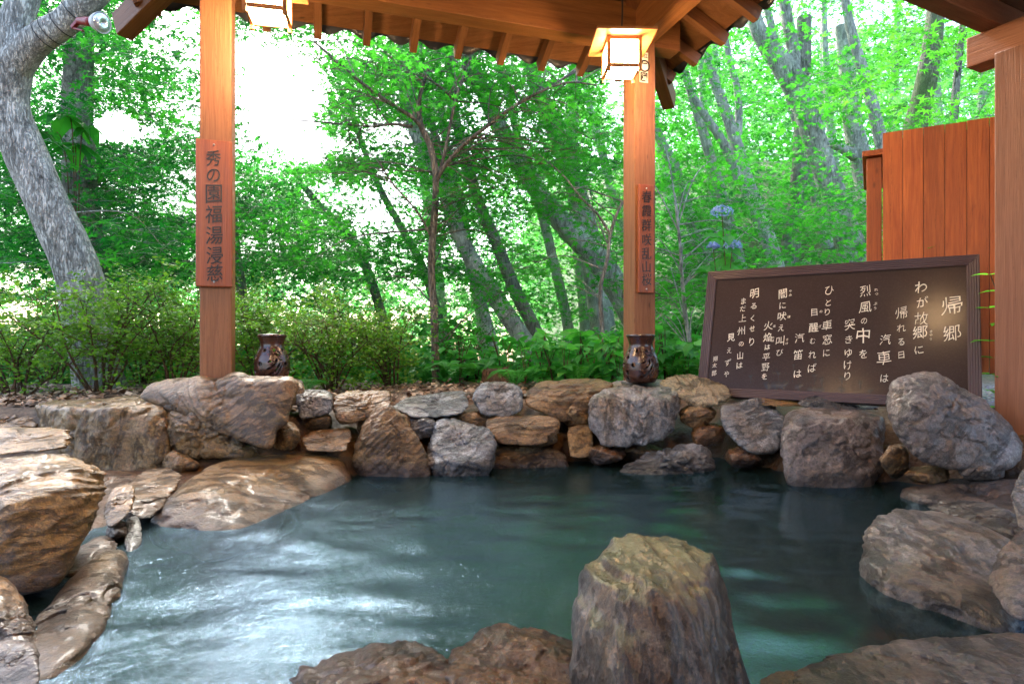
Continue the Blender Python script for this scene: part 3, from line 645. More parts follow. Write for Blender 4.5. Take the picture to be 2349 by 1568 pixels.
def text_shape(ch, offset=0.0, cache={}):
    key = (ch, offset)
    if key not in cache:
        c = bpy.data.curves.new('glyph', 'FONT'); c.body = ch; c.offset = offset; c.extrude = .02; c.resolution_u = 4
        o = bpy.data.objects.new('glyph', c); COL.objects.link(o)
        dg = bpy.context.evaluated_depsgraph_get(); me = bpy.data.meshes.new_from_object(o.evaluated_get(dg))
        me.calc_loop_triangles()
        v = np.array([x.co[:] for x in me.vertices]); f = np.array([t.vertices[:] for t in me.loop_triangles])
        bpy.data.objects.remove(o); bpy.data.curves.remove(c); bpy.data.meshes.remove(me)
        v[:, 0] -= .5; v[:, 1] -= .38
        cache[key] = (v, f)
    return cache[key]

def write(acc, ch, o, ex, ey, n, size, offset=.012, sx=1., shear=.10, wob=.045, depth=.003, rot=0.):
    v, f = text_shape(ch, offset); v = v.copy()
    z = v[:, 2] / .02 * depth
    s = random.randint(0, 999)
    pv = np.stack([v[:, 0] * 2.2, v[:, 1] * 2.2, np.full(len(v), s * .37)], -1)
    x = v[:, 0] + wob * fbm(pv, s, 2); y = v[:, 1] + wob * fbm(pv + 40, s + 3, 2)
    y = y + shear * x                                       # brush-like rise to the right
    ca, sa = math.cos(rot), math.sin(rot); x, y = x * ca - y * sa, x * sa + y * ca
    acc.add(o + np.outer(x * size * sx, ex) + np.outer(y * size, ey) + np.outer(z, n), f)

def plank_sign(px_top, px_bot, py0, py1, post, txt, label, wd, sizes, py_list, offs, sx):
    face = CR if post == 'R' else CL
    # front face plane of the post: normal -U2
    base = face - U2 * (.09 + .014)
    def hit(px, py):
        r = P(px, py, 1.) - np.array([0, 0, EYE]); t = ((base - np.array([0, 0, EYE])) @ U2) / (r @ U2)
        return np.array([0, 0, EYE]) + r * t
    c0 = hit(px_top, py0); c1 = hit(px_bot, py1); c = (c0 + c1) / 2; h = c0[2] - c1[2]
    root = empty('carved_sign', c - UZ * h / 2, label, 'sign')
    link('plank', box_me('plank', h / 2, wd / 2, .013, M_plank, .006), root, frame(c, UZ, -U1, -U2))
    acc = Acc()
    for ch, py, sz in zip(txt, py_list, sizes):
        t = (py - py0) / (py1 - py0)
        o = hit(px_top + (px_bot - px_top) * t, py) - U2 * .014
        write(acc, ch, o, U1, UZ, -U2, sz, offs, sx, .08, .02, .003)
    link('lettering', acc.mesh('lettering', M_ink, False), root)
    for zz in (h / 2 - .03, -h / 2 + .03):
        v, f = ICO[4]
        link('nail', mesh('nail', v * .006, f, M_steel), root, Matrix.Translation(Vector(c + UZ * zz - U2 * .014)))
plank_sign(490, 494, 322, 658, 'L', '秀の園福湯浸慈', 'dark red carved wooden name plank on the left post beside the vase', .205,
           [.102, .105, .125, .118, .118, .115, .112], [364, 402, 444, 492, 540, 586, 627], .004, .85)
plank_sign(1481, 1481, 424, 672, 'R', '春霞群咲乱山桜', 'narrow orange carved wooden plank on the post under the hanging lantern', .128,
           [.098] * 7, [452, 484, 517, 550, 582, 612, 641], -.004, .9)
# paper sticker on the right post
def hitR(px, py, off=.0935):
    base = CR - U2 * off; r = P(px, py, 1.) - np.array([0, 0, EYE]); t = ((base - np.array([0, 0, EYE])) @ U2) / (r @ U2)
    return np.array([0, 0, EYE]) + r * t
c = hitR(1477, 155)
stk = link('paper_sticker', box_me('paper_sticker', .036, .001, .115, M_paper_lbl, .0008), None, frame(c, U1, -U2 * -1, UZ))
tag(stk, 'small white paper votive sticker with black characters high on the right post', 'sticker')
acc = Acc()
for ch, dx, dz, s_, of in (('江', .016, .088, .034, .015), ('戸', -.016, .088, .034, .015), ('◯', -.004, .012, .062, .06), ('一', 0, .03, .055, .05), ('岡', 0, -.072, .072, .04)):
    write(acc, ch, c + U1 * dx + UZ * dz - U2 * .0012, U1, UZ, -U2, s_, of, .95, .04, .03, .0008)
lt = link('lettering', acc.mesh('lettering', M_ink, False), stk)

# lanterns
def lantern(center_bottom, yaw, label, hang, group='wooden lanterns under the roof'):
    c = np.array(center_bottom); ex = np.array([math.cos(yaw), math.sin(yaw), 0]); ey = np.array([-math.sin(yaw), math.cos(yaw), 0])
    r = empty('hanging_lantern', c, label, 'lantern', group)
    H, hw = .205, .105
    for a in (-1, 1):
        for b in (-1, 1):
            beam('corner_post', c + ex * a * hw + ey * b * hw - UZ * .025, c + ex * a * hw + ey * b * hw + UZ * H, .022, .022, M_lamp, r, up=ex, bev=.002)
    k = 0
    for d_, s_ in ((ex, ey), (ex, -ey), (ey, ex), (ey, -ex)):
        for z in (.012, H - .012):
            beam('rail', c + s_ * hw - d_ * (hw - .012) + UZ * z, c + s_ * hw + d_ * (hw - .012) + UZ * z, .016, .022, M_lamp, r, bev=.002)
        q = Acc(); pc = c + s_ * (hw - .004) + UZ * H / 2
        w_, h_ = hw - .013, H / 2 - .025
        pv = np.array([pc - d_ * w_ - UZ * h_, pc + d_ * w_ - UZ * h_, pc + d_ * w_ + UZ * h_, pc - d_ * w_ + UZ * h_])
        pv = np.vstack([pv, pv - s_ * .002])
        pan = link('paper_panel', mesh('paper_panel', pv, np.array([[0, 1, 2, 3], [7, 6, 5, 4], [0, 4, 5, 1], [1, 5, 6, 2], [2, 6, 7, 3], [3, 7, 4, 0]]), M_lit, False), r)
        for u in (-.012, .022): beam('lattice_bar', pc + s_ * .003 + d_ * u - UZ * h_, pc + s_ * .003 + d_ * u + UZ * h_, .004, .005, M_lamp, pan, up=s_, bev=0)
        for z in (.012, .038): beam('lattice_bar', pc + s_ * .0055 + UZ * z - d_ * w_, pc + s_ * .0055 + UZ * z + d_ * w_, .004, .005, M_lamp, pan, bev=0)
    pv = np.array([c + ex * a * (hw - .012) + ey * b * (hw - .012) + UZ * .004 for a, b in ((-1, -1), (-1, 1), (1, 1), (1, -1))])
    pv = np.vstack([pv, pv + UZ * .002])
    link('paper_bottom', mesh('paper_bottom', pv, np.array([[0, 1, 2, 3], [7, 6, 5, 4], [0, 4, 5, 1], [1, 5, 6, 2], [2, 6, 7, 3], [3, 7, 4, 0]]), M_lit, False), r)
    link('cap', box_me('cap', .20, .20, .009, M_lamp, .003), r, frame(c + UZ * (H + .010), ex, ey, UZ))
    link('cap_ridge', box_me('cap_ridge', .10, .10, .014, M_lamp, .004), r, frame(c + UZ * (H + .033), ex, ey, UZ))
    if hang > .0:
        z0 = c[2] + H + .045
        cord = np.array([c + UZ * (z0 - c[2]), c + UZ * (z0 - c[2] + hang / 2) + ex * .008, c + UZ * (z0 - c[2] + hang)])
        v, f = tube(catmull(cord, 4), .006, 6); link('cord', mesh('cord', v, f, M_wire), r)
    return r

lantern(np.array([.752, 4.20, 2.625]), .03, 'lit square paper lantern with flat wooden cap hanging beside the right post', .42)
lantern(np.array([-1.395, 3.49, 2.63]), .21, 'lit square paper lantern cut by the top edge, right of the left post', .42)

lantern(np.array([1.12, 1.56, 2.62]), .3, 'lit square paper lantern hanging over the bath in front of the poem board', .42)
lantern(np.array([-.75, .62, 2.62]), .3, 'lit square paper lantern hanging over the left side of the bath', .42)

# ------------------------------------------------------------------ poem board
BL = P(1601, 908, 4.29); BR = P(2253, 941, 3.389); BL[2] = BR[2] = .40
bx = (BR - BL); BWD = np.linalg.norm(bx); bx /= BWD; bn = np.array([-bx[1], bx[0], 0])
if bn[1] < 0: bn = -bn
tl = math.radians(16.7); bv = UZ * math.cos(tl) + bn * math.sin(tl); bf = -(bn * math.cos(tl) - UZ * math.sin(tl)); BHT = .925
bc = BL + bx * BWD / 2 + bv * BHT / 2
board = empty('poem_board', BL + bx * BWD / 2, 'large dark framed board with a white brush-written poem leaning behind the rocks', 'board')
T = NT('board_panel'); v = T.coord()
c = T.mix(T.noise(v, 3, 6, .6), (.030, .021, .021), (.055, .040, .038))
c = T.mix(T.ramp(T.noise(v, 120, 3, .7), [(.5, 0.), (.75, .35)]), c, (.10, .075, .065))
M_panel = T.done(T.pbsdf(c, .18, T.bump(T.noise(v, 160, 2), .0006, .22), .09))
T = NT('board_frame'); v = T.coord()
wv = T.n('ShaderNodeTexWave', bands_direction='Y'); T.l(v, wv.inputs[0]); wv.inputs['Scale'].default_value = 26; wv.inputs['Distortion'].default_value = .15
c = T.mix(T.noise(T.map(v, (1, 8, 8)), 4, 5), (.030, .016, .020), (.075, .043, .048))
M_bframe = T.done(T.pbsdf(c, .45, T.bump(wv.outputs[1], .004, .8), .45))
link('panel', box_me('panel', BWD / 2 - .03, BHT / 2 - .03, .012, M_panel, .001), board, frame(bc, bx, bv, bf))
fw = .062
def mitre(name, a, b, inward):
    """mitred frame member from corner a to corner b (board local 2d)"""
    a = np.array(a); b = np.array(b); L = np.linalg.norm(b - a); x = (b - a) / L; y = np.array(inward, float)
    x3 = bx * x[0] + bv * x[1]; y3 = bx * y[0] + bv * y[1]; z3 = np.cross(x3, y3)
    if z3 @ bf < 0: z3 = -z3
    o = bc + bx * (a + b)[0] / 2 + bv * (a + b)[1] / 2
    V = []
    for zz in (-.03, .032):
        for s_, yy in ((-L / 2 + .001, 0), (L / 2 - .001, 0), (L / 2 - fw - .001, fw), (-L / 2 + fw + .001, fw)):
            V.append((s_, yy, zz - (.010 if (yy > 0 and zz > 0) else 0)))
    V = np.array(V)
    fc = np.array([[0, 1, 2, 3], [7, 6, 5, 4], [0, 4, 5, 1], [1, 5, 6, 2], [2, 6, 7, 3], [3, 7, 4, 0]])
    return link(name, mesh(name, V, fc, M_bframe, False), board, frame(o, x3, y3, z3))
hx, hy = BWD / 2, BHT / 2
mitre('frame_rail', (-hx, hy), (hx, hy), (0, -1)); mitre('frame_rail', (-hx, -hy), (hx, -hy), (0, 1))
mitre('frame_stile', (-hx, -hy), (-hx, hy), (1, 0)); mitre('frame_stile', (hx, -hy), (hx, hy), (-1, 0))
for s_ in (-.6, .6):
    p_ = bc + bx * s_ * BWD * .7 + bv * BHT * .25 - bf * .02; q_ = p_ + bn * .28; q_[2] = .36
    beam('prop', p_, q_, .05, .05, M_dark, board)
def bhit(cx, cy, lift=.0135):                               # crop pixel -> board point
    px = (2000 + cx * .42401) / 1.27543; py = (700 + cy * .42401) / 1.27543
    e = np.array([0, 0, EYE]); r = P(px, py, 1.) - e; b0 = bc + bf * lift
    return e + r * (((b0 - e) @ bf) / (r @ bf))
poem = [('帰', 1850, 455, 150), ('郷', 1850, 645, 130),
        ('わ', 1640, 330, 95), ('が', 1645, 435, 85), ('故', 1640, 545, 105), ('郷', 1630, 640, 105), ('に', 1625, 760, 75),
        ('き', 1708, 635, 22), ('や', 1708, 660, 22), ('う', 1706, 687, 22),
        ('帰', 1505, 505, 95), ('れ', 1503, 610, 70), ('る', 1502, 705, 60), ('日', 1502, 795, 62),
        ('汽', 1393, 690, 85), ('車', 1383, 815, 110), ('は', 1385, 955, 70),
        ('烈', 1255, 355, 85), ('風', 1255, 465, 90), ('の', 1245, 560, 55), ('中', 1240, 660, 120), ('を', 1240, 790, 70),
        ('れ', 1328, 347, 24), ('つ', 1332, 376, 24), ('ぷ', 1324, 443, 24), ('う', 1322, 474, 24),
        ('突', 1147, 585, 85), ('き', 1140, 690, 70), ('ゆ', 1137, 780, 70), ('け', 1132, 865, 75), ('り', 1130, 940, 70),
        ('ひ', 1003, 350, 75), ('と', 998, 435, 60), ('り', 990, 500, 60), ('車', 990, 590, 80), ('窓', 990, 690, 78), ('に', 985, 780, 65),
        ('目', 903, 500, 62), ('醒', 897, 605, 72), ('む', 890, 700, 50), ('れ', 887, 795, 65), ('ば', 885, 885, 70), ('の', 948, 497, 22), ('ざ', 940, 600, 22),
        ('汽', 800, 680, 75), ('笛', 790, 795, 75), ('は', 785, 925, 65),
        ('闇', 683, 375, 75), ('に', 683, 455, 58), ('吠', 678, 530, 68), ('え', 672, 610, 55), ('叫', 667, 700, 75), ('び', 662, 778, 55),
        ('や', 737, 357, 22), ('み', 737, 383, 22), ('ほ', 727, 533, 22), ('さ', 715, 690, 20), ('け', 712, 717, 20),
        ('火', 585, 595, 72), ('焔', 580, 675, 68), ('は', 577, 742, 48), ('平', 570, 810, 62), ('野', 565, 880, 65), ('を', 558, 945, 50), ('ほ', 626, 598, 20), ('の', 617, 677, 20), ('ほ', 615, 698, 20),
        ('明', 490, 372, 75), ('る', 485, 458, 55), ('く', 478, 545, 55), ('せ', 474, 615, 50), ('り', 468, 705, 65),
        ('ま', 412, 425, 52), ('だ', 408, 478, 50), ('上', 407, 545, 62), ('州', 400, 630, 68), ('の', 397, 720, 45), ('山', 390, 800, 60), ('は', 384, 868, 55),
        ('見', 328, 675, 62), ('え', 315, 765, 48), ('ず', 305, 850, 55), ('や', 297, 928, 48),
        ('朔', 220, 822, 42), ('太', 214, 868, 36), ('郎', 209, 922, 42)]
acc = Acc()
for ch, cx, cy, sz in poem:
    o = bhit(cx, cy); e1 = bhit(cx, cy + sz / 2); e0 = bhit(cx, cy - sz / 2); s_ = np.linalg.norm(e1 - e0) * .93
    sl_ = bhit(cx + 10, cy) - bhit(cx - 10, cy)
    small = sz < 30
    write(acc, ch, o, bx, bv, bf, s_, -.002 if small or ch in '吠焔醒' else random.uniform(-.012, .0), .95 if small else .86, .14, .05 if not small else .02, .0012, random.uniform(-.04, .04))
link('lettering', acc.mesh('lettering', M_white, False), board)
# splashes of spring water dried on the lower half of the panel
T = NT('splash_stain'); M_stain = T.done(T.pbsdf((.012, .008, .007), .30, None, .35))
acc = Acc(); rs = random.Random(5)
def blob(cx, cy, r, st=1.):
    o = bhit(cx, cy, .0133); n_ = 14; ph = rs.random() * 9
    a = np.linspace(0, 2 * np.pi, n_, endpoint=False)
    rr = r * (1 + .25 * np.sin(a * 2 + ph) + .15 * np.sin(a * 5 + ph * 2))
    v = np.vstack([o + bf * .0009, o + np.outer(np.cos(a) * rr, bx) + np.outer(np.sin(a) * rr * st, bv)])
    acc.add(v, np.array([[0, k + 1, (k + 1) % n_ + 1] for k in range(n_)]))
for k in range(70):
    blob(rs.gauss(900, 230), 1010 - abs(rs.gauss(0, 75)), .0018 + .004 * rs.random() ** 2)
for cx, cy, r in ((465, 940, .013), (655, 920, .014), (760, 865, .009), (795, 1010, .022), (640, 1000, .03), (580, 1005, .025), (690, 1000, .026), (905, 935, .014), (955, 965, .015), (885, 1030, .022), (945, 1035, .020), (1095, 955, .017), (1090, 1030, .018), (1220, 990, .014), (1290, 1040, .014), (910, 830, .012)):
    blob(cx, cy, r)
    for q in range(6): blob(cx + rs.uniform(-3, 3), cy + q * rs.uniform(6, 12), r * .28, 2.2)
tag(link('water_stains', acc.mesh('water_stains', M_stain, False), board), kind='stuff')

# ------------------------------------------------------------------ fence and corridor on the right
fd = np.array([.862, -.507, 0]); fn_ = np.array([-fd[1], fd[0], 0]); f0 = P(2025, 784, 4.1); f0[2] = 0
if fn_[1] < 0: fn_ = -fn_
fence = empty('board_fence', f0 + UZ * .38, 'red-stained vertical board fence behind the poem board', 'fence')
ztop = EYE + 477 / F * 4.1; zbot = EYE - .2
acc = Acc(); pw = .1115; gap = .0025
pbm = None
for k in range(15):
    a = k * (pw + gap); hh_ = (ztop - zbot) / 2; c = f0 + fd * (a + pw / 2) + UZ * (ztop + zbot) / 2
    me = box_me('plank', hh_ + random.uniform(-.002, .002), pw / 2, .010, M_fence, .003)
    link('plank', me, fence, frame(c, UZ, fd, np.cross(UZ, fd)))
for z in (zbot + .15, (ztop + zbot) / 2, ztop - .15): beam('rail', f0 + fd * .02 + fn_ * .03 + UZ * z, f0 + fd * 1.68 + fn_ * .03 + UZ * z, .035, .06, M_fence, fence)
for a in (.06, 1.6): beam('fence_post', f0 + fd * a + fn_ * .085 + UZ * .2, f0 + fd * a + fn_ * .085 + UZ * (ztop - .03), .07, .07, M_fence, fence, up=fd)
# lower return wing of the fence behind its left end
g0 = f0 - fd * .05 + fn_ * .06; zt2 = EYE + 425 / F * 4.15
for z in (.95, 1.45, 1.88): beam('gap_shade_backing', f0 + fd * .03 + fn_ * .016 + UZ * z, f0 + fd * 1.66 + fn_ * .016 + UZ * z, .008, .5, M_dark, fence, up=UZ)  # dark sheets added behind the planks so their gaps look shaded
beam('wing_panel', g0 + UZ * .45, g0 + UZ * zt2, .09, .03, M_fence, fence, up=fn_)
beam('wing_panel', g0 + fn_ * .52 + UZ * .45, g0 + fn_ * .52 + UZ * zt2, .95, .03, M_fence, fence, up=fd)
beam('wing_cap', g0 - fn_ * .06 + UZ * (zt2 + .02), g0 + fn_ * 1.0 + UZ * (zt2 + .02), .14, .04, M_fence, fence)

V1 = np.array([.893, .45, 0]); V2 = np.array([-.45, .893, 0])
cp = P(2297, 784, 3.1); cp[2] = 0; cp = cp + V1 * .36 + V2 * .06
zc = EYE + 636 / F * 3.45
cor = empty('corridor_roof', cp + UZ * .38, 'wooden corridor post with crossing roof beams at the right edge', 'shelter')
beam('post', cp + UZ * .2, cp + UZ * (zc + .02), .19, .19, M_post2, cor, up=V2, bev=.008)
e0 = P(2192, 148, 3.45); e0[2] = zc + .085
bend = cp + V2 * ((e0 - cp) @ V2)
beam('beam', bend + UZ * (zc + .085), bend - V2 * 3.6 + UZ * (zc + .085), .15, .17, M_post2, cor)
t1 = bend - V2 * .12
beam('purlin', t1 + V1 * 1.6 + UZ * (zc + .235), t1 - V1 * 1.3 + UZ * (zc + .235), .10, .13, M_post2, cor)
for k in range(1, 5):
    tq = t1 - V2 * .8 * k
    beam('purlin', tq + V1 * 1.6 + UZ * (zc + .235), tq - V1 * 1.3 + UZ * (zc + .235), .09, .12, M_raft, cor)
rc = t1 - V2 * 1.7 + V1 * .1 + UZ * (zc + .32)
link('ceiling_boards', box_me('ceiling_boards', 1.55, 1.85, .012, M_raft, .002), cor, frame(rc, V1, V2, UZ))
link('roof_sheet', box_me('roof_sheet', 1.6, 1.9, .02, M_tile, .004), cor, frame(rc + UZ * .036, V1, V2, UZ))

# ------------------------------------------------------------------ pierced vases
def vase(px, py_base, d, hpx, label, yaw, seed):
    base = P(px, py_base, d); Hh = hpx / F * d
    prof = [(.0, .40), (.02, .44), (.12, .50), (.26, .535), (.42, .53), (.56, .48), (.68, .405), (.76, .355), (.82, .345), (.90, .375), (.955, .405), (1., .415)]
    zs = np.array([p[0] for p in prof]); rs_ = np.array([p[1] for p in prof])
    nz, na = 110, 150
    z = np.linspace(0, 1, nz); r = np.interp(z, zs, rs_)
    for _k in range(6): r[1:-1] = .25 * r[:-2] + .5 * r[1:-1] + .25 * r[2:]
    RAD = .72 / 1.0
    th = np.linspace(0, 2 * np.pi, na, endpoint=False)
    R_ = r * Hh * RAD
    TH, ZZ = np.meshgrid(th, z)
    RR = np.repeat(R_[:, None], na, 1)
    # holes as signed distance on the unrolled wall (metres)
    sdf = np.full(TH.shape, 1.)
    u = lambda t0: ((TH - t0 + np.pi) % (2 * np.pi) - np.pi) * RR
    zz = ZZ * Hh
    holes = []
    for row, (zc_, rad_, cnt, ph) in enumerate(((.68, .036, 9, 0), (.54, .046, 8, .4), (.38, .050, 8, 0.1), (.22, .052, 8, .45), (.09, .042, 9, .1))):
        for k in range(cnt):
            t0 = 2 * np.pi * k / cnt + ph
            dt = (t0 - (-np.pi / 2) + np.pi) % (2 * np.pi) - np.pi
            if abs(dt - .15) < .62 and zc_ < .6: continue
            sdf = np.minimum(sdf, np.hypot(u(t0), zz - zc_ * Hh) - rad_ * Hh)
    def slot(pts, wdt):
        s = np.full(TH.shape, 1.)
        for (t0, z0), (t1, z1) in zip(pts[:-1], pts[1:]):
            ax, az = u(t0 - np.pi / 2), zz - z0 * Hh
            bx_ = (t1 - t0) * RR; bz = (z1 - z0) * Hh
            tt_ = np.clip((ax * bx_ + az * bz) / (bx_ ** 2 + bz ** 2 + 1e-9), 0, 1)
            s = np.minimum(s, np.hypot(ax - tt_ * bx_, az - tt_ * bz) - wdt * Hh * np.sin(np.pi * (.15 + .7 * tt_)))
        return s
    for pts, wd_ in (([(-.30, .12), (.05, .17), (.30, .27), (.48, .40)], .03), ([(-.25, .27), (.02, .31), (.22, .40), (.30, .50)], .026), ([(.15, .10), (.42, .20), (.58, .34)], .022),
                     ([(-.2, .42), (.0, .45)], .024), ([(.18, .60), (.5, .57)], .02), ([(.42, .66), (.62, .60)], .02), ([(.4, .50), (.62, .45)], .02)):
        sdf = np.minimum(sdf, slot(pts, wd_))
    def wall(rad_off, flip):
        v = np.stack([(RR + rad_off) * np.cos(TH + yaw), (RR + rad_off) * np.sin(TH + yaw), zz], -1).reshape(-1, 3); return v
    sd_ = sdf.ravel()
    # pull vertices close to a hole rim onto it so the rims are round
    gz, gt = np.gradient(sdf); hz = Hh / (nz - 1); ht = RR * 2 * np.pi / na
    gn = np.hypot(gz / hz, gt / ht) + 1e-6
    near = np.abs(sdf) < 1.1 * np.maximum(hz, ht)
    TH2 = TH - np.where(near, sdf * (gt / ht) / gn / RR * .9, 0); zz2 = zz - np.where(near, sdf * (gz / hz) / gn * .9, 0)
    edge = (np.arange(nz) < 2) | (np.arange(nz) > nz - 3); zz2[edge] = zz[edge]
    def wall2(off): return np.stack([(RR + off) * np.cos(TH2 + yaw), (RR + off) * np.sin(TH2 + yaw), zz2], -1).reshape(-1, 3)
    i_ = np.arange(nz - 1)[:, None] * na; j_ = np.arange(na)[None, :]; k_ = (j_ + 1) % na
    fc = np.stack([i_ + j_, i_ + k_, i_ + na + k_, i_ + na + j_], -1).reshape(-1, 4)
    keep = sd_[fc].mean(1) > 0; fo = fc[keep]
    nv = nz * na; th_ = .014
    V = np.vstack([wall2(0), wall2(-th_)])
    fin = fo[:, ::-1] + nv
    e = np.vstack([fo[:, [0, 1]], fo[:, [1, 2]], fo[:, [2, 3]], fo[:, [3, 0]]])
    es = np.sort(e, 1); key = es[:, 0] * nv + es[:, 1]; uq, inv, cnt = np.unique(key, return_inverse=True, return_counts=True)
    be = e[cnt[inv] == 1]
    rim = np.stack([be[:, 1], be[:, 0], be[:, 0] + nv, be[:, 1] + nv], -1)
    root = empty('pierced_vase', base, label, 'vase', 'pierced brown vases')
    link('body', mesh('body', V, [fo, fin, rim], M_glaze), root, Matrix.Translation(Vector(base)))
    a_ = np.linspace(0, 2 * np.pi, 48); lip = np.stack([np.cos(a_) * (R_[-1] - .006), np.sin(a_) * (R_[-1] - .006), np.full(48, Hh)], -1)
    tv, tf = tube(lip, .011, 10); link('lip', mesh('lip', tv, tf, M_glaze), root, Matrix.Translation(Vector(base)))
    a_ = np.linspace(0, 2 * np.pi, 40, endpoint=False)
    bv_ = np.vstack([[0, 0, .012], np.stack([np.cos(a_) * (R_[0] - .004), np.sin(a_) * (R_[0] - .004), np.full(40, .012)], -1)])
    link('base', mesh('base', bv_, np.array([[0, k + 1, (k + 1) % 40 + 1] for k in range(40)]), M_glaze), root, Matrix.Translation(Vector(base)))
vase(624, 872, 3.93, 102, 'brown glazed pierced vase with wide mouth standing behind the leaning slab by the left post', .35, 1)
vase(1470, 876, 4.30, 106, 'brown glazed pierced vase with narrow neck standing on the stone before the right post', 0.05, 2)
# plinth stone that carries the left vase
rock('stone under the left vase hidden behind the leaning slab', [(560, 880, 3.8), (600, 872, 3.86), (690, 872, 3.86), (700, 890, 3.8), (690, 930, 3.75), (565, 930, 3.75)], R_brown, 51, .25, 14, 4, .03)

# ------------------------------------------------------------------ foliage
def star(lobes=5):
    """maple leaf outline: petiole end at the origin, tip along +y, unit length"""
    ang = {5: [-105, -52, 0, 52, 105], 7: [-125, -82, -40, 0, 40, 82, 125]}[lobes]; ln = {5: [.55, .85, 1, .85, .55], 7: [.38, .68, .92, 1, .92, .68, .38]}[lobes]
    v = [(0, .18, 0)]; f = []
    a = [math.radians(x) for x in ang]
    for k in range(len(a)):
        l0 = (a[k - 1] + a[k]) / 2 if k else a[k] - .5; l1 = (a[k + 1] + a[k]) / 2 if k < len(a) - 1 else a[k] + .5
        if k == 0: v.append((math.sin(l0) * .2, .18 + math.cos(l0) * .2, 0))
        v.append((math.sin(a[k]) * ln[k] * .85, .18 + math.cos(a[k]) * ln[k] * .85, -.10 * ln[k]))
        v.append((math.sin(l1) * .26, .18 + math.cos(l1) * .26, .02))
        b = 1 + 2 * k; f += [(0, b + 1, b), (0, b + 2, b + 1)]
    return np.array(v), np.array(f)
def diamond(wd=.42, fold=.10):
    v = np.array([(0, 0, 0), (wd, .48, -fold * .4), (0, 1, -.14), (-wd, .48, -fold * .4), (0, .45, fold * .4)])
    return v, np.array([(0, 1, 4), (1, 2, 4), (2, 3, 4), (3, 0, 4)])
def ovate(wd=.26):
    v = [(0, 0, 0)]; ys = [.18, .42, .7]; ws = [wd * .75, wd, wd * .62]
    for y, w_ in zip(ys, ws): v += [(-w_, y, .04 - y * y * .22), (0, y, -y * y * .22 - .02), (w_, y, .04 - y * y * .22)]
    v.append((0, 1.05, -.30)); f = [(0, 2, 1), (0, 3, 2)]
    for k in range(2):
        a = 1 + 3 * k; f += [(a, a + 1, a + 4), (a, a + 4, a + 3), (a + 1, a + 2, a + 5), (a + 1, a + 5, a + 4)]
    f += [(7, 8, 10), (8, 9, 10)]
    return np.array(v), np.array(f)
TPL = {'star5': star(5), 'star7': star(7), 'dia': diamond(), 'ov': ovate(), 'narrow': diamond(.2, .08), 'ovw': ovate(.36)}

def leaves(pos, nrm, yaw, size, tpl):
    """vectorised leaf copies; nrm unit normals"""
    tv, tf = TPL[tpl]; n = len(pos)
    ref = np.stack([np.cos(yaw), np.sin(yaw), np.zeros(n)], -1)
    yv = ref - nrm * (ref * nrm).sum(1)[:, None]; yv /= np.linalg.norm(yv, axis=1)[:, None] + 1e-9
    xv = np.cross(yv, nrm)
    v = pos[:, None, :] + size[:, None, None] * (tv[None, :, 0, None] * xv[:, None] + tv[None, :, 1, None] * yv[:, None] + tv[None, :, 2, None] * nrm[:, None])
    f = tf[None] + (np.arange(n) * len(tv))[:, None, None]
    return v.reshape(-1, 3), f.reshape(-1, 3), len(tv)

GAPS = [(640, 205, 105, 120, 1.), (575, 120, 55, 55, .8), (700, 335, 60, 42, .85), (270, 290, 52, 36, 1.), (335, 425, 95, 32, .3), (415, 55, 62, 62, .6), (745, 115, 65, 30, .45),
        (415, 440, 75, 55, .5), (45, 640, 75, 36, .6), (30, 725, 75, 40, .9), (640, 390, 50, 30, .4), (750, 440, 60, 45, .65), (430, 235, 75, 26, .5), (565, 330, 40, 50, .3),
        (850, 440, 60, 36, .5), (1425, 225, 40, 55, .75), (600, 560, 50, 24, .3), (870, 300, 50, 30, .4), (1060, 560, 30, 40, .2), (1905, 90, 60, 30, .5), (330, 130, 40, 40, .4), (860, 520, 70, 30, .4), (700, 640, 90, 20, .3)]
def gapp(px, py):
    g_ = np.zeros(np.shape(px))
    for cx, cy, rx, ry, s_ in GAPS:
        r_ = np.hypot((px - cx) / rx, (py - cy) / ry); g_ = np.maximum(g_, s_ * sm(1.25, .75, r_))
    return g_
def under_roof(p):
    q = p - CR; a = q @ U1; b = q @ U2
    return (a < .95) & (a > -SPAN - .95) & (b < .95)

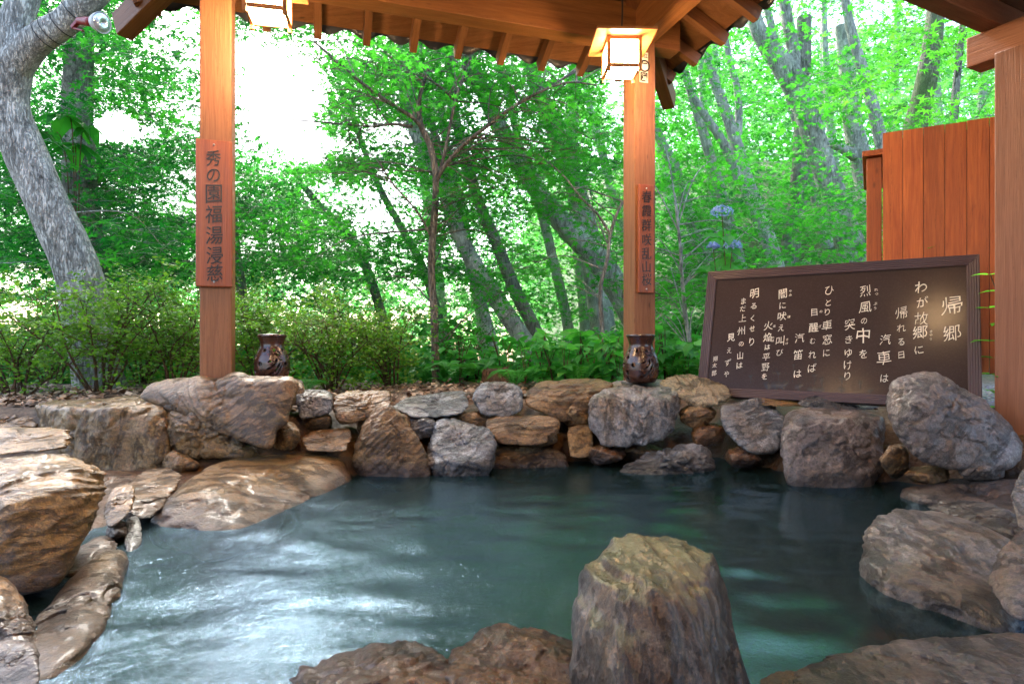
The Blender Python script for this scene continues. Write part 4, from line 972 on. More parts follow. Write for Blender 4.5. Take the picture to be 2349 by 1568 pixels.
class Tree:
    def __init__(s, kind, label, trunks, bark, leaf, tpl='star5', lsize=.088, group=None, base_d=None):
        s.kind, s.label, s.bark, s.leaf, s.tpl, s.ls, s.group = kind, label, bark, leaf, tpl, lsize, group
        s.tr = []
        for k, t in enumerate(trunks):
            pts = np.array([P(q[0], q[1], q[3]) for q in t]); rad = np.array([q[2] / 2 / F * q[3] for q in t])
            if k == 0:
                gz, _ = terrain(np.array([pts[0, 0]]), np.array([pts[0, 1]])); gz = gz[0]
                if pts[0, 2] > gz + .02:                     # carry the trunk on down to the slope
                    dv = pts[0] - pts[1]; st = (gz - .05 - pts[0, 2]) / min(dv[2], -.2); st = min(st, 3)
                    nb_ = pts[0] + dv * st * np.array([.6, .3, 0]); nb_[2] = gz - .1
                    pts = np.vstack([nb_, pts]); rad = np.r_[rad[0] * 1.25, rad]
            s.tr.append((pts, rad))
        s.base = s.tr[0][0][0].copy()
        s.axis = np.vstack([catmull(p, 6) for p, r in s.tr])
        s.pads = []
    def build(s):
        root = empty(s.kind, s.base, s.label, 'tree', s.group)
        acc = Acc()
        for k, (p, r) in enumerate(s.tr):
            q = catmull(np.c_[p, r], 9)
            v, f = tube(q[:, :3], np.maximum(q[:, 3], .004), 14 if r.max() > .05 else 7, .10 if r.max() > .05 else .03, k + 3); acc.add(v, f)
        link('trunk', acc.mesh('trunk', s.bark), root)
        if not s.pads: return root
        tw = Acc(); cr = Acc()
        for (c, r, n, tint) in s.pads:
            dd = c[1]
            if dd < 10.5:
                low = s.axis[s.axis[:, 2] < c[2] + .25]
                low = low if len(low) else s.axis
                dist = np.linalg.norm(low - c, axis=1); o2 = np.where(dist < dist.min() + .35)[0]; a = low[rng.choice(o2)]; L = np.linalg.norm(a - c)
                if .1 < L < (1.9 if s is TREES[2] else 1.3):
                    m_ = (a + c) / 2 + UZ * .12 * L + rng.normal(0, .05 * L, 3)
                    q = catmull([a, m_, c], 5); v, f = tube(q, np.linspace(.004 + .004 * L, .003, len(q)), 4); tw.add(v, f)
                for _k in range(5):
                    ang = rng.uniform(0, 6.28); e = c + np.array([math.cos(ang) * r * .9, math.sin(ang) * r * .9, rng.normal(0, .05) - .04])
                    v, f = tube(np.array([c, (c + e) / 2 + UZ * .03, e]), [.0035, .0025, .0015], 3); tw.add(v, f)
            th = rng.uniform(0, 2 * np.pi, n); rho = np.sqrt(rng.uniform(0, 1, n)) * r * (1 + .35 * np.sin(th * 3 + rng.uniform(0, 6)))
            pos = c + np.stack([rho * np.cos(th), rho * np.sin(th), -.22 * r * (rho / r) ** 2 + rng.normal(0, .03 + .05 * r, n)], -1)
            nr = np.stack([rng.normal(0, .55, n), rng.normal(0, .55, n) - .15, np.full(n, 1.)], -1); nr /= np.linalg.norm(nr, axis=1)[:, None]
            px, py = proj(pos); g_ = gapp(px, py)
            ok = (rng.uniform(0, 1, n) > g_ * .93) & ~under_roof(pos)
            pos, nr, th = pos[ok], nr[ok], th[ok]; n = len(pos)
            if n == 0: continue
            sz = s.ls * rng.uniform(.65, 1.25, n)
            v, f, kk = leaves(pos, nr, th + rng.normal(0, .6, n), sz, s.tpl)
            cr.add(v, f, np.repeat(np.clip(tint + rng.normal(0, .17, n), 0, 1), kk))
        nl = sum(len(x) for x in cr.f.get(3, []))
        tin = np.concatenate(cr.a) if cr.a else np.zeros(0)
        if tw.n:
            tvv, tff = tw.get(); cr.add(tvv, tff); tin = np.r_[tin, np.zeros(len(tvv))]
        if cr.n:
            vv, ff = cr.get(); me = mesh('crown', vv, ff, [s.leaf, s.bark], False, {'tint': tin})
            mi = np.ones(len(me.polygons), np.int32); mi[:nl] = 0; me.polygons.foreach_set('material_index', mi)
            link('crown', me, root)
        return root

TREES = []
def tree(*a, **k): t = Tree(*a, **k); TREES.append(t); return t
def tk(pts, d0, d1=None):
    d1 = d0 if d1 is None else d1; n = len(pts)
    return [(x, y, w_, d0 + (d1 - d0) * k / max(n - 1, 1)) for k, (x, y, w_) in enumerate(pts)]
big = tree('forked_tree', 'thick pale grey forked tree at the far left with a red floodlight strapped on', [
    tk([(225, 880, 105), (200, 740, 96), (178, 620, 92), (122, 490, 90), (62, 360, 86), (22, 245, 78), (28, 150, 76)], 5.3, 5.0),
    tk([(26, 160, 70), (80, 98, 64), (150, 50, 58), (215, -12, 54), (300, -100, 46)], 5.0, 4.8), tk([(40, 150, 60), (36, 60, 62), (62, -20, 58), (80, -130, 50)], 5.0, 5.1)], B_grey, L_maple, lsize=.095)
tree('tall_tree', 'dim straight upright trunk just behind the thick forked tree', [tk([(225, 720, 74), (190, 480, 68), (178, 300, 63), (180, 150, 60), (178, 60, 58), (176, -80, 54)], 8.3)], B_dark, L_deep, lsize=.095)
tree('young_maple', 'slender young maple with thin dark spreading branches in the middle of the view', [
    tk([(1000, 862, 19.2), (996, 720, 17.6), (990, 600, 16.8), (1000, 430, 16.0), (988, 340, 15.2), (965, 285, 13.6), (962, 230, 9.6), (985, 150, 6.4)], 6.3, 6.1),
    tk([(998, 420, 11.2), (1018, 384, 10.4), (1060, 335, 9.6), (1110, 295, 8.8), (1170, 250, 8.0), (1230, 215, 6.4), (1300, 190, 4.8), (1370, 195, 3.2)], 6.2, 5.9),
    tk([(1008, 400, 8.8), (1022, 340, 8.0), (1045, 230, 7.2), (1070, 160, 5.6), (1085, 125, 4.0)], 6.2, 6.3),
    tk([(965, 290, 9.6), (945, 268, 9.6), (900, 240, 8.8), (830, 190, 8.0), (760, 130, 6.4), (720, 95, 4.8)], 6.1, 5.8),
    tk([(945, 290, 8.0), (900, 285, 6.4), (850, 290, 4.8), (800, 285, 3.2)], 6.1, 6.4), tk([(1045, 232, 5.6), (1010, 200, 4.8), (960, 165, 3.2)], 6.3, 6.0),
    tk([(1170, 250, 4.8), (1250, 205, 4.8), (1330, 160, 3.2)], 6., 6.2), tk([(996, 560, 5.6), (960, 490, 4.8), (900, 420, 4.0), (870, 370, 2.4)], 6.25, 5.9)], B_mid, L_maple, 'star7', .078)
tree('leaning_tree', 'pale trunk leaning left just right of the slender maple, lit along its side', [tk([(1235, 830, 46), (1190, 760, 42), (1130, 670, 40), (1080, 590, 38), (1045, 520, 36), (1020, 440, 33), (985, 360, 28), (950, 300, 26), (930, 180, 22), (915, 40, 18)], 8.6, 8.8)], B_grey, L_maple)
tree('leaning_tree', 'thin dark trunk leaning left between two thicker leaning trunks in the middle', [tk([(1260, 830, 34), (1225, 750, 31), (1180, 660, 30), (1140, 560, 28), (1105, 480, 26), (1065, 350, 24), (1040, 250, 22), (1030, 150, 18), (1010, 20, 15)], 9.6, 9.8)], B_dark, L_maple)
tree('leaning_tree', 'thick rough grey trunk leaning strongly left behind the lantern post', [tk([(1460, 740, 64.0), (1410, 650, 57.4), (1350, 570, 55.8), (1290, 510, 49.2), (1235, 440, 44.3), (1180, 350, 41.0), (1135, 270, 37.7), (1100, 190, 34.4), (1070, 110, 29.5), (1040, -20, 24.6)], 9.5, 9.9)], B_grey, L_maple, lsize=.095)
tree('leaning_tree', 'grey trunk crossing behind the thick rough leaning trunk beside the lantern post', [tk([(1385, 760, 60), (1362, 600, 54), (1340, 500, 48), (1300, 370, 44), (1265, 280, 40), (1230, 190, 34), (1190, 60, 30)], 11, 11.3)], B_pale, L_maple, lsize=.10)
tree('tall_tree', 'pale upright trunk left of the lantern post, behind the crossing leaners', [tk([(1345, 700, 36), (1325, 520, 34), (1312, 380, 32), (1312, 260, 30), (1320, 150, 26), (1330, 20, 22)], 12.5)], B_pale, L_lime, lsize=.10)
tree('leaning_tree', 'tall grey trunk leaning left with a knobbly fork above the poem board', [
    tk([(1975, 640, 66), (1950, 560, 60), (1910, 440, 54), (1875, 340, 50), (1845, 250, 50), (1815, 180, 56), (1775, 125, 44), (1740, 70, 34), (1715, -20, 28)], 9.5, 9.7), tk([(1815, 175, 34), (1820, 120, 28), (1808, 60, 26), (1790, -40, 22)], 9.65, 9.7)], B_grey, L_maple, lsize=.095)
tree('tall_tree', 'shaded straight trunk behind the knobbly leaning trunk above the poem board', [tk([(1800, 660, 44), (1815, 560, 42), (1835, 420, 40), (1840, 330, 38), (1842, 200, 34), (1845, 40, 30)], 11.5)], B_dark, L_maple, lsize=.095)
tree('forked_tree', 'pale smooth tree forking into three bare limbs right of the lantern post', [
    tk([(1790, 640, 36), (1760, 540, 34), (1720, 440, 34), (1700, 370, 30), (1690, 330, 26), (1655, 230, 24), (1630, 160, 20), (1610, 60, 16)], 10.5, 10.8),
    tk([(1695, 410, 24), (1660, 330, 20), (1620, 270, 18), (1590, 220, 16), (1560, 150, 12)], 10.6, 10.4), tk([(1692, 330, 18), (1695, 270, 17), (1690, 200, 16), (1672, 130, 13), (1660, 40, 10)], 10.7, 11)], B_pale, L_maple, lsize=.095)
tree('mossy_tree', 'mossy trunk rising straight above the board fence', [tk([(2075, 640, 56), (2085, 460, 52), (2095, 320, 50), (2112, 240, 46), (2130, 150, 42), (2145, 40, 36), (2150, -80, 32)], 9., 9.2)], B_moss, L_lime, lsize=.095)
tree('tall_tree', 'thin dark stem above the board fence left of the corridor post', [tk([(2180, 660, 20), (2186, 400, 18), (2186, 300, 17), (2195, 180, 15), (2210, 40, 12)], 8.5)], B_dark, L_lime, lsize=.095)
tree('pale_tree', 'whitish trunk with a side limb half hidden in leaves left of the board fence', [tk([(2010, 640, 46), (1995, 480, 44), (1975, 370, 44), (1955, 280, 40), (1945, 180, 34), (1930, 60, 28)], 12.5), tk([(1980, 370, 26), (1930, 340, 20), (1880, 320, 14)], 12.5, 12.2)], B_pale, L_lime, lsize=.10)
tree('sapling', 'thin bare Y-shaped sapling with dark stems left of the right post', [tk([(1390, 840, 12), (1380, 740, 11), (1378, 660, 10), (1392, 600, 9), (1402, 530, 8), (1425, 470, 6), (1460, 430, 4)], 6.2), tk([(1402, 540, 7), (1370, 490, 6), (1330, 450, 5), (1290, 400, 4), (1230, 350, 3)], 6.2, 6.0)], B_dark, L_maple, 'star7', .075)
tree('sapling', 'thin grey sapling among ferns between the right post and the poem board', [tk([(1590, 830, 11), (1575, 740, 10), (1565, 640, 9), (1560, 560, 7), (1550, 470, 5)], 6.4)], B_grey, L_maple, 'star7', .07)
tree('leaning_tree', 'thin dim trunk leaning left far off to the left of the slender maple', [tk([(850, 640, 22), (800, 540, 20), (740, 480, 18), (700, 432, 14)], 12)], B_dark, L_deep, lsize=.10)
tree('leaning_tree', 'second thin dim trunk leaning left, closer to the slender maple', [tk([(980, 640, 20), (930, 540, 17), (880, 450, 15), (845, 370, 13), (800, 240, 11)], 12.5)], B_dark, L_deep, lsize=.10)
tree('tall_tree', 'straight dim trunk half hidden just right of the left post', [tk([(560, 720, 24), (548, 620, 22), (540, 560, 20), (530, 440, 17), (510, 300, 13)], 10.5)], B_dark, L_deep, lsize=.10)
tree('leaning_tree', 'pale slanting trunk seen close behind the right side of the lantern post', [tk([(1640, 660, 34), (1605, 560, 32), (1570, 460, 28), (1545, 380, 26), (1520, 330, 22), (1490, 260, 18)], 12, 12.2)], B_pale, L_maple, lsize=.10)
for lab, pts_, d_, bk in (
        ('slim pale trunk leaning left between the slender maple and the thick leaning trunk', [(1125, 770, 26), (1090, 650, 25), (1060, 540, 23), (1020, 400, 20), (985, 250, 16), (960, 60, 12)], 10.6, B_pale),
        ('slim pale trunk leaning left just in front of the crossing leaners', [(1300, 730, 24), (1270, 600, 23), (1240, 480, 21), (1200, 360, 18), (1165, 220, 15), (1130, 40, 12)], 11.5, B_pale),
        ('slim pale trunk leaning left between the lantern post and the knobbly trunk', [(1710, 650, 28), (1670, 500, 26), (1630, 360, 23), (1590, 230, 19), (1540, 60, 14)], 11.2, B_pale),
        ('slim pale trunk leaning left behind the knobbly leaning trunk', [(1915, 650, 28), (1880, 480, 27), (1840, 320, 24), (1800, 180, 20), (1760, 20, 15)], 12, B_pale),
        ('slim pale trunk leaning left above the left end of the board fence', [(2050, 480, 30), (2025, 340, 28), (1990, 200, 24), (1950, 60, 20), (1930, -60, 16)], 10.8, B_pale)):
    tree('leaning_tree', lab, [tk(pts_, d_)], bk, L_maple, lsize=.095)
far_px = [(1450, 640, -60), (1510, 620, -30), (1560, 600, -45), (1645, 620, -20), (1740, 600, -55), (1870, 600, 10), (1930, 600, -20), (2040, 480, 10), (2160, 440, -15), (1010, 680, -35), (1100, 700, -50), (2250, 430, 5)]
for k, (x, y, ln_) in enumerate(far_px):
    d_ = 14 + (k * 37 % 10) * .8
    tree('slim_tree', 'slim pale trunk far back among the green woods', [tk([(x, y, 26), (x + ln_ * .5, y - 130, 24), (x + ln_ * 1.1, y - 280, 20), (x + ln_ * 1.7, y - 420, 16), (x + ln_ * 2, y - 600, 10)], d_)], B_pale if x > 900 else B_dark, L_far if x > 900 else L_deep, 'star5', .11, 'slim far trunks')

# leaf sprays: scattered over the canopy in layers, each given to its nearest tree
ax = [t.axis for t in TREES]
def scatter(n, d0, d1, x0, x1, y0, y1, r0, r1, dens, tint, only=None, gapw=1.):
    made = 0; tries = 0
    cand = TREES if only is None else only
    while made < n and tries < n * 12:
        tries += 1
        px, py = rng.uniform(x0, x1), rng.uniform(y0, y1); d_ = rng.uniform(d0, d1)
        if rng.uniform() < gapp(np.array([px]), np.array([py]))[0] * gapw: continue
        c = P(px, py, d_)
        if under_roof(c): continue
        gz, _ = terrain(np.array([c[0]]), np.array([c[1]]))
        if c[2] < gz[0] + .35: continue
        r = rng.uniform(r0, r1)
        best = min(cand, key=lambda t: np.min(np.linalg.norm((t.axis - c) * np.array([1, 1, .7]), axis=1)) + (8 if t.group else 0) * (d_ < 13))
        best.pads.append((c, r, int(dens * r * r), np.clip(tint + rng.normal(0, .25), 0, 1))); made += 1
mp = TREES[2]
# the young maple's own airy layers
for reg in ((880, 150, 200, 60, 26), (1180, 215, 200, 70, 30), (760, 245, 90, 40, 8), (1250, 330, 140, 60, 22), (1090, 110, 130, 40, 14), (1110, 430, 130, 60, 18), (820, 400, 130, 40, 14)):
    for _k in range(int(reg[4] * .7)):
        a, b = rng.normal(0, .5, 2); c = P(reg[0] + a * reg[2], reg[1] + b * reg[3], rng.uniform(5.7, 7.0))
        if not under_roof(c): mp.pads.append((c, rng.uniform(.25, .5), int(rng.uniform(22, 50)), np.clip(.8 + rng.normal(0, .15), 0, 1)))
scatter(330, 6.2, 10, -150, 470, -150, 640, .25, .5, 330, .40)
scatter(380, 7.2, 11.5, 500, 1080, -60, 640, .25, .5, 330, .55)
scatter(300, 7.5, 12, 1000, 1450, -60, 420, .25, .55, 280, .55)
scatter(110, 6.6, 8.8, 1480, 2330, -150, 420, .25, .5, 300, .75)
scatter(280, 11, 14, 1480, 2330, -150, 560, .35, .65, 220, .6)
scatter(240, 11, 15, 1020, 1700, 330, 740, .35, .65, 210, .6)
scatter(110, 6.5, 8.8, 1020, 1700, 380, 720, .22, .42, 280, .9)
scatter(110, 6.5, 9.0, 1540, 2050, 420, 680, .25, .45, 280, .65)
scatter(420, 9, 14, -150, 1050, -60, 640, .35, .65, 230, .35)
scatter(170, 8, 11.5, -120, 470, 340, 690, .3, .55, 260, .4, gapw=.3)
scatter(130, 11, 17, 190, 470, 330, 660, .4, .8, 220, .35, gapw=.4)
scatter(150, 11, 17, 530, 800, 370, 660, .4, .8, 220, .4, gapw=.4)
scatter(300, 7, 12, -300, 2450, -480, -50, .35, .6, 200, .4)
scatter(640, 11, 19, -150, 1050, -100, 700, .5, .95, 150, .35)
scatter(480, 13, 20, 950, 2420, -200, 600, .5, 1.0, 110, .6)
for _k in range(7):
    TREES[[t.label.startswith('thin dim trunk') for t in TREES].index(True)].pads.append((P(rng.uniform(620, 760), rng.uniform(385, 450), rng.uniform(11.6, 12.4)), .55, 80, .4))
for t in TREES: t.build()

# far woods: one mass of leaf clumps on the slope behind
acc = Acc()
n = 90000
px = rng.uniform(-250, 2600, n); d_ = rng.uniform(18, 46, n)
py = rng.uniform(60, 800, n)
pos = np.stack([(px - 1174.5) / F * d_, d_, EYE - (py - 784) / F * d_], -1)
gz, _ = terrain(pos[:, 0], pos[:, 1])
top = gz + np.where(px > 1000, 9, 8.5) + 2 * vnoise(pos * .25, 8)
clump = fbm(pos * np.array([.45, .45, .8]), 14, 3)
ok = (pos[:, 2] > gz + .1) & (pos[:, 2] < top) & (clump > -.12) & (rng.uniform(0, 1, n) > gapp(px, py) * .97) & ~((px < 950) & (py < 200))
pos = pos[ok]; n = len(pos)
nr = np.stack([rng.normal(0, .6, n), rng.normal(0, .6, n) - .3, np.full(n, 1.)], -1); nr /= np.linalg.norm(nr, axis=1)[:, None]
v, f, kk = leaves(pos, nr, rng.uniform(0, 6.28, n), rng.uniform(.3, .62, n) * (pos[:, 1] / 30) ** .5, 'star5')
fw_ = link('far_woods', mesh('far_woods', v, f, L_far, False, {'tint': np.repeat(np.clip(.55 + .35 * clump[ok] + rng.normal(0, .2, n), 0, 1), kk)}))
tag(fw_, 'distant mass of light green woods on the slope behind the trunks', 'woods', kind='stuff')

# ------------------------------------------------------------------ shrubs
def bush(px, d_, top_px, wid, label, seed, dens=4600, leaf=L_bush, ls=.030):
    r = np.random.default_rng(seed)
    x = (px - 1174.5) / F * d_; gz, _ = terrain(np.array([x]), np.array([d_])); base = np.array([x, d_, gz[0] - .02])
    H = EYE - (top_px - 784) / F * d_ - base[2]
    root = empty('azalea_bush', base, label, 'shrub', 'azalea bushes behind the rocks')
    st = Acc(); tips = []
    for k in range(13):
        a = r.uniform(0, 6.28); rr = 1.12 * wid * math.sqrt(r.uniform(.05, 1)); h = H * r.uniform(.72, 1.02) * (1 - .25 * (rr / wid) ** 2)
        e = base + np.array([math.cos(a) * rr, math.sin(a) * rr * .8, h])
        m_ = base + np.array([math.cos(a) * rr * .35, math.sin(a) * rr * .3, h * .5]) + r.normal(0, .04, 3)
        q = catmull([base + np.array([math.cos(a) * .05, math.sin(a) * .05, 0]), m_, e], 6); v, f = tube(q, np.linspace(.010, .003, len(q)), 5); st.add(v, f)
        for _k in range(7):
            s = q[r.integers(4, len(q))]; e2 = s + np.array([r.normal(0, .13), r.normal(0, .13), abs(r.normal(.09, .07))])
            v, f = tube(np.array([s, (s + e2) / 2 + r.normal(0, .015, 3), e2]), [.004, .003, .0015], 3); st.add(v, f); tips.append(e2)
            for _j in range(2):
                e3 = e2 + np.array([r.normal(0, .08), r.normal(0, .08), r.normal(.04, .04)])
                v, f = tube(np.array([e2, e3]), [.0022, .0012], 3); st.add(v, f); tips.append(e3)
    link('stems', st.mesh('stems', B_twig), root)
    tips = np.array(tips); n = int(dens * .62)
    c = tips[r.integers(0, len(tips), n)]; pos = c + r.normal(0, .034, (n, 3)) * np.array([1, 1, .5])
    lowm = r.uniform(0, 1, n) < .14; pos[lowm] = base + (pos[lowm] - base) * np.array([.95, .95, 1]) * np.stack([np.ones(lowm.sum())] * 2 + [r.uniform(.08, .8, lowm.sum())], -1)
    nr = np.stack([r.normal(0, .6, n), r.normal(0, .6, n), np.full(n, 1.)], -1); nr /= np.linalg.norm(nr, axis=1)[:, None]
    v, f, kk = leaves(pos, nr, r.uniform(0, 6.28, n), ls * r.uniform(.6, 1.4, n), 'dia')
    hgt = (pos[:, 2] - base[2]) / H
    link('leaves', mesh('leaves', v, f, leaf, False, {'tint': np.repeat(np.clip(.2 + .5 * r.uniform(0, 1, n) + .15 * vnoise(pos * 5, seed), 0, 1), kk)}), root)
bush(40, 4.6, 700, .55, 'twiggy azalea bush at the far left edge above the layered boulder', 101)
bush(230, 4.5, 640, .55, 'tall twiggy azalea bush at the foot of the thick forked tree', 102, 6090)
bush(400, 4.9, 650, .5, 'twiggy azalea bush close to the left side of the left post', 103, 5510)
bush(120, 5.9, 650, .7, 'loose azalea bush behind the forked tree at the far left', 104, 4640)
bush(600, 5.3, 670, .5, 'dense azalea bush behind the left vase', 105, 6090)
bush(760, 5.0, 700, .48, 'brown-stemmed azalea bush right of the left vase', 106, 5220)
bush(900, 5.4, 715, .45, 'brown-stemmed azalea bush just left of the slender maple', 107, 4930)
bush(690, 6.6, 650, .7, 'taller azalea bush in the second row right of the left post', 108, 5220)
bush(470, 6.4, 640, .7, 'azalea bush in the second row hidden by the left post', 109, 4640)
bush(850, 7.0, 670, .7, 'azalea bush in the second row left of the slender maple', 110, 5220)
bush(330, 5.6, 655, .6, 'azalea bush between the forked tree and the left post, second row', 111, 5220)
bush(1060, 6.6, 745, .4, 'small twiggy bush right of the slender maple foot', 112, 2000, L_herb)

# broad-leaved plants (prototypes copied), ferns
def herb_proto(seed, nleaf, H, lsz):
    r = np.random.default_rng(seed); st = Acc(); lf = Acc()
    for k in range(3):
        a = r.uniform(0, 6.28); e = np.array([math.cos(a) * .10, math.sin(a) * .10, H * r.uniform(.75, 1.05)])
        q = catmull([np.zeros(3), e * np.array([.3, .3, .5]), e], 5); v, f = tube(q, np.linspace(.006, .003, len(q)), 4); st.add(v, f)
        for j in range(nleaf):
            s = q[int(len(q) * (.35 + .6 * j / nleaf))] if j < nleaf - 3 else q[-1]
            yaw = r.uniform(0, 6.28); nn_ = np.array([[r.normal(0, .35), r.normal(0, .35), 1]]); nn_ /= np.linalg.norm(nn_)
            off = np.array([math.cos(yaw) * .02, math.sin(yaw) * .02, 0])
            v, f, kk = leaves((s + off)[None], nn_, np.array([yaw]), np.array([lsz * r.uniform(.7, 1.25)]), 'ovw'); lf.add(v, f, np.full(len(v), r.uniform(.2, 1)))
    return st.mesh('stems', B_twig), lf.mesh('leaves', L_herb, False)
HP = [herb_proto(200 + k, 7, .34 + .06 * k, .115) for k in range(4)]
def put_herb(k, loc, yaw, sc, label, group):
    root = empty('leafy_plant', loc, label, 'plant', group); root.rotation_euler = (0, 0, yaw); root.scale = (sc,) * 3
    for nm, me in zip(('stems', 'leaves'), HP[k % 4]):
        o = bpy.data.objects.new(nm, me); COL.objects.link(o); o.parent = root
for k in range(110):
    px, d_ = rng.uniform(1040, 1700), rng.uniform(5.0, 8.2)
    x = (px - 1174.5) / F * d_
    if d_ < 5.6 and px < 1230: continue
    gz, _ = terrain(np.array([x]), np.array([d_]))
    put_herb(k, (x, d_, gz[0] - .01), rng.uniform(0, 6.28), rng.uniform(.7, 1.15), 'knee-high broad-leaved plant in the undergrowth around the right post', 'undergrowth plants behind the rocks')
def fern(px, d_, label, sz=.38, seed=1):
    r = np.random.default_rng(seed); x = (px - 1174.5) / F * d_; gz, _ = terrain(np.array([x]), np.array([d_])); base = np.array([x, d_, gz[0]])
    root = empty('fern', base, label, 'fern', 'ferns'); 
    for k in range(9):
        a = 2 * math.pi * k / 9 + r.normal(0, .2); lf = Acc()
        q = catmull([base, base + np.array([math.cos(a) * sz * .45, math.sin(a) * sz * .45, sz * .55]), base + np.array([math.cos(a) * sz, math.sin(a) * sz, sz * r.uniform(.25, .5)])], 10)
        t = np.gradient(q, axis=0); yaw0 = math.atan2(t[-1, 1], t[-1, 0])
        n = len(q)
        for sgn in (-1, 1):
            yw = np.full(n - 3, a + sgn * 1.15); nn_ = np.tile([[math.cos(a) * -.3, math.sin(a) * -.3, 1]], (n - 3, 1)); nn_ /= np.linalg.norm(nn_[0])
            s_ = sz * .30 * np.sin(np.linspace(.5, 3.0, n - 3)); v, f, kk = leaves(q[3:], nn_, yw, s_, 'narrow'); lf.add(v, f, np.full(len(v), r.uniform(.35, .9)))
        v, f = tube(q, np.linspace(.003, .001, n), 3); lf.add(v, f, np.full(len(v), .3))
        link('frond', lf.mesh('frond', L_herb, False), root)
fern(1045, 5.6, 'low fern at the foot of the slender maple', .32, 1); fern(1330, 5.2, 'fern spreading over the leaf litter left of the right post', .34, 2)
fern(1570, 5.3, 'large fern right of the right post beside the poem board', .45, 3); fern(1625, 5.6, 'upper fern behind the left end of the poem board', .5, 4)
fern(700, 4.7, 'small fern in the dead leaves right of the left vase', .2, 5); fern(1180, 5.1, 'fern beside the rotten stump', .25, 6)

# fresh bright shoots by the board and the corridor post
def shoot(px, py, d_, label, n=7, sz=.14, seed=0, hgt=None, mat_=None, droop=.2):
    r = np.random.default_rng(seed); top = P(px, py, d_); gz, _ = terrain(np.array([top[0]]), np.array([top[1]])); base = np.array([top[0] + .05, top[1] + .04, gz[0] - .02])
    root = empty('leafy_shoot', base, label, 'plant', 'bright shoots'); lf = Acc()
    q = catmull([base, (base + top) / 2 + r.normal(0, .03, 3), top], 8); v, f = tube(q, np.linspace(.007, .003, len(q)), 5); link('stem', mesh('stem', v, f, B_twig), root)
    hs = np.linspace(.0, hgt if hgt else .12, n)
    for k in range(n):
        s = top - UZ * hs[k] + np.array([.02 * r.normal(), 0, 0]); yaw = 2.4 * k + r.normal(0, .3)
        for yy in (yaw, yaw + 3.1):
            nn_ = np.array([[math.cos(yy) * -droop, math.sin(yy) * -droop, 1]]); nn_ /= np.linalg.norm(nn_)
            v, f, kk = leaves(s[None], nn_, np.array([yy]), np.array([sz * r.uniform(.7, 1.15)]), 'ov'); lf.add(v, f, np.full(len(v), r.uniform(.5, 1)))
    link('leaves', lf.mesh('leaves', mat_ or L_lime, False), root)
shoot(2172, 568, 3.98, 'bright green shoot above the top edge of the poem board, in front of the fence', 4, .13, 1)
shoot(2022, 578, 4.35, 'bright green shoot above the poem board at the left end of the fence', 4, .13, 2)
shoot(2272, 630, 3.45, 'leafy green shrub stem between the poem board and the corridor post', 9, .11, 3, .75)
wh0 = P(175, 560, 6.9); gz, _ = terrain(np.array([wh0[0]]), np.array([wh0[1]])); wh0[2] = gz[0]
wr = empty('broadleaf_sapling', wh0, 'slim sapling with whorls of very large drooping leaves just behind the forked trunk', 'tree')
st = Acc(); lf = Acc(); r = np.random.default_rng(4)
for (px, py, d_, n_, sz) in ((150, 262, 6.9, 7, .30), (172, 330, 7.0, 6, .26), (95, 300, 7.1, 6, .30), (70, 385, 7.0, 5, .28), (205, 290, 7.1, 4, .22)):
    top = P(px, py, d_); q = catmull([wh0, np.array([wh0[0], wh0[1], top[2] - .5]) * .7 + top * .3, top], 8)
    v, f = tube(q, np.linspace(.008, .004, len(q)), 5); st.add(v, f)
    for k in range(n_):
        yy = 6.283 * k / n_ + r.normal(0, .25); dr = r.uniform(.1, .75)
        nn_ = np.array([[math.cos(yy) * dr, math.sin(yy) * dr, 1]]); nn_ /= np.linalg.norm(nn_)
        v, f, kk = leaves(top[None] + r.normal(0, .01, (1, 3)), nn_, np.array([yy]), np.array([1.3 * sz * r.uniform(.75, 1.15)]), 'ov'); lf.add(v, f, np.full(len(v), r.uniform(.1, .55)))
link('stem', st.mesh('stem', B_twig), wr); link('leaves', lf.mesh('leaves', L_maple, False), wr)
shoot(1240, 800, 5.4, 'bright broad-leaved weed in front of the leaning trunks', 4, .15, 7, .2)

# hydrangea
hb = P(1660, 620, 6.4); gz, _ = terrain(np.array([hb[0]]), np.array([hb[1]])); hb[2] = gz[0]
hy_ = empty('hydrangea', hb, 'hydrangea bush with three blue flower heads above the left end of the poem board', 'shrub')
st = Acc(); lf = Acc(); r = np.random.default_rng(77)
for px, py, s in ((1656, 488, .10), (1680, 567, .085), (1636, 566, .055)):
    top = P(px, py, 6.2)
    q = catmull([hb, (hb + top) / 2 + r.normal(0, .05, 3), top], 6); v, f = tube(q, np.linspace(.008, .004, len(q)), 5); st.add(v, f)
    n = 170; dv = r.normal(0, 1, (n, 3)); dv[:, 2] = np.abs(dv[:, 2]) * .8 - .15; dv /= np.linalg.norm(dv, axis=1)[:, None]
    pos = top + dv * s * np.array([1.1, 1.1, .8]) + r.normal(0, .006, (n, 3)); fl = Acc()
    v, f, kk = leaves(pos, dv, r.uniform(0, 6.28, n), np.full(n, .024), 'ovw'); fl.add(v, f, np.repeat(r.uniform(0, 1, n), kk))
    link('flower_head', fl.mesh('flower_head', L_blue, False), hy_)
    for k in range(34):
        s0 = np.array([.04, .12, -.06]) + q[r.integers(2, int(len(q) * .93))] + r.normal(0, .07, 3) * np.array([1, 1, .6]); yy = r.uniform(0, 6.28); nn_ = np.array([[r.normal(0, .3), r.normal(0, .3) - .5, 1]]); nn_ /= np.linalg.norm(nn_)
        v, f, kk = leaves(s0[None], nn_, np.array([yy]), np.array([r.uniform(.13, .2)]), 'ovw'); lf.add(v, f, np.full(len(v), r.uniform(.4, 1)))
link('stems', st.mesh('stems', B_twig), hy_); link('leaves', lf.mesh('leaves', L_herb, False), hy_)

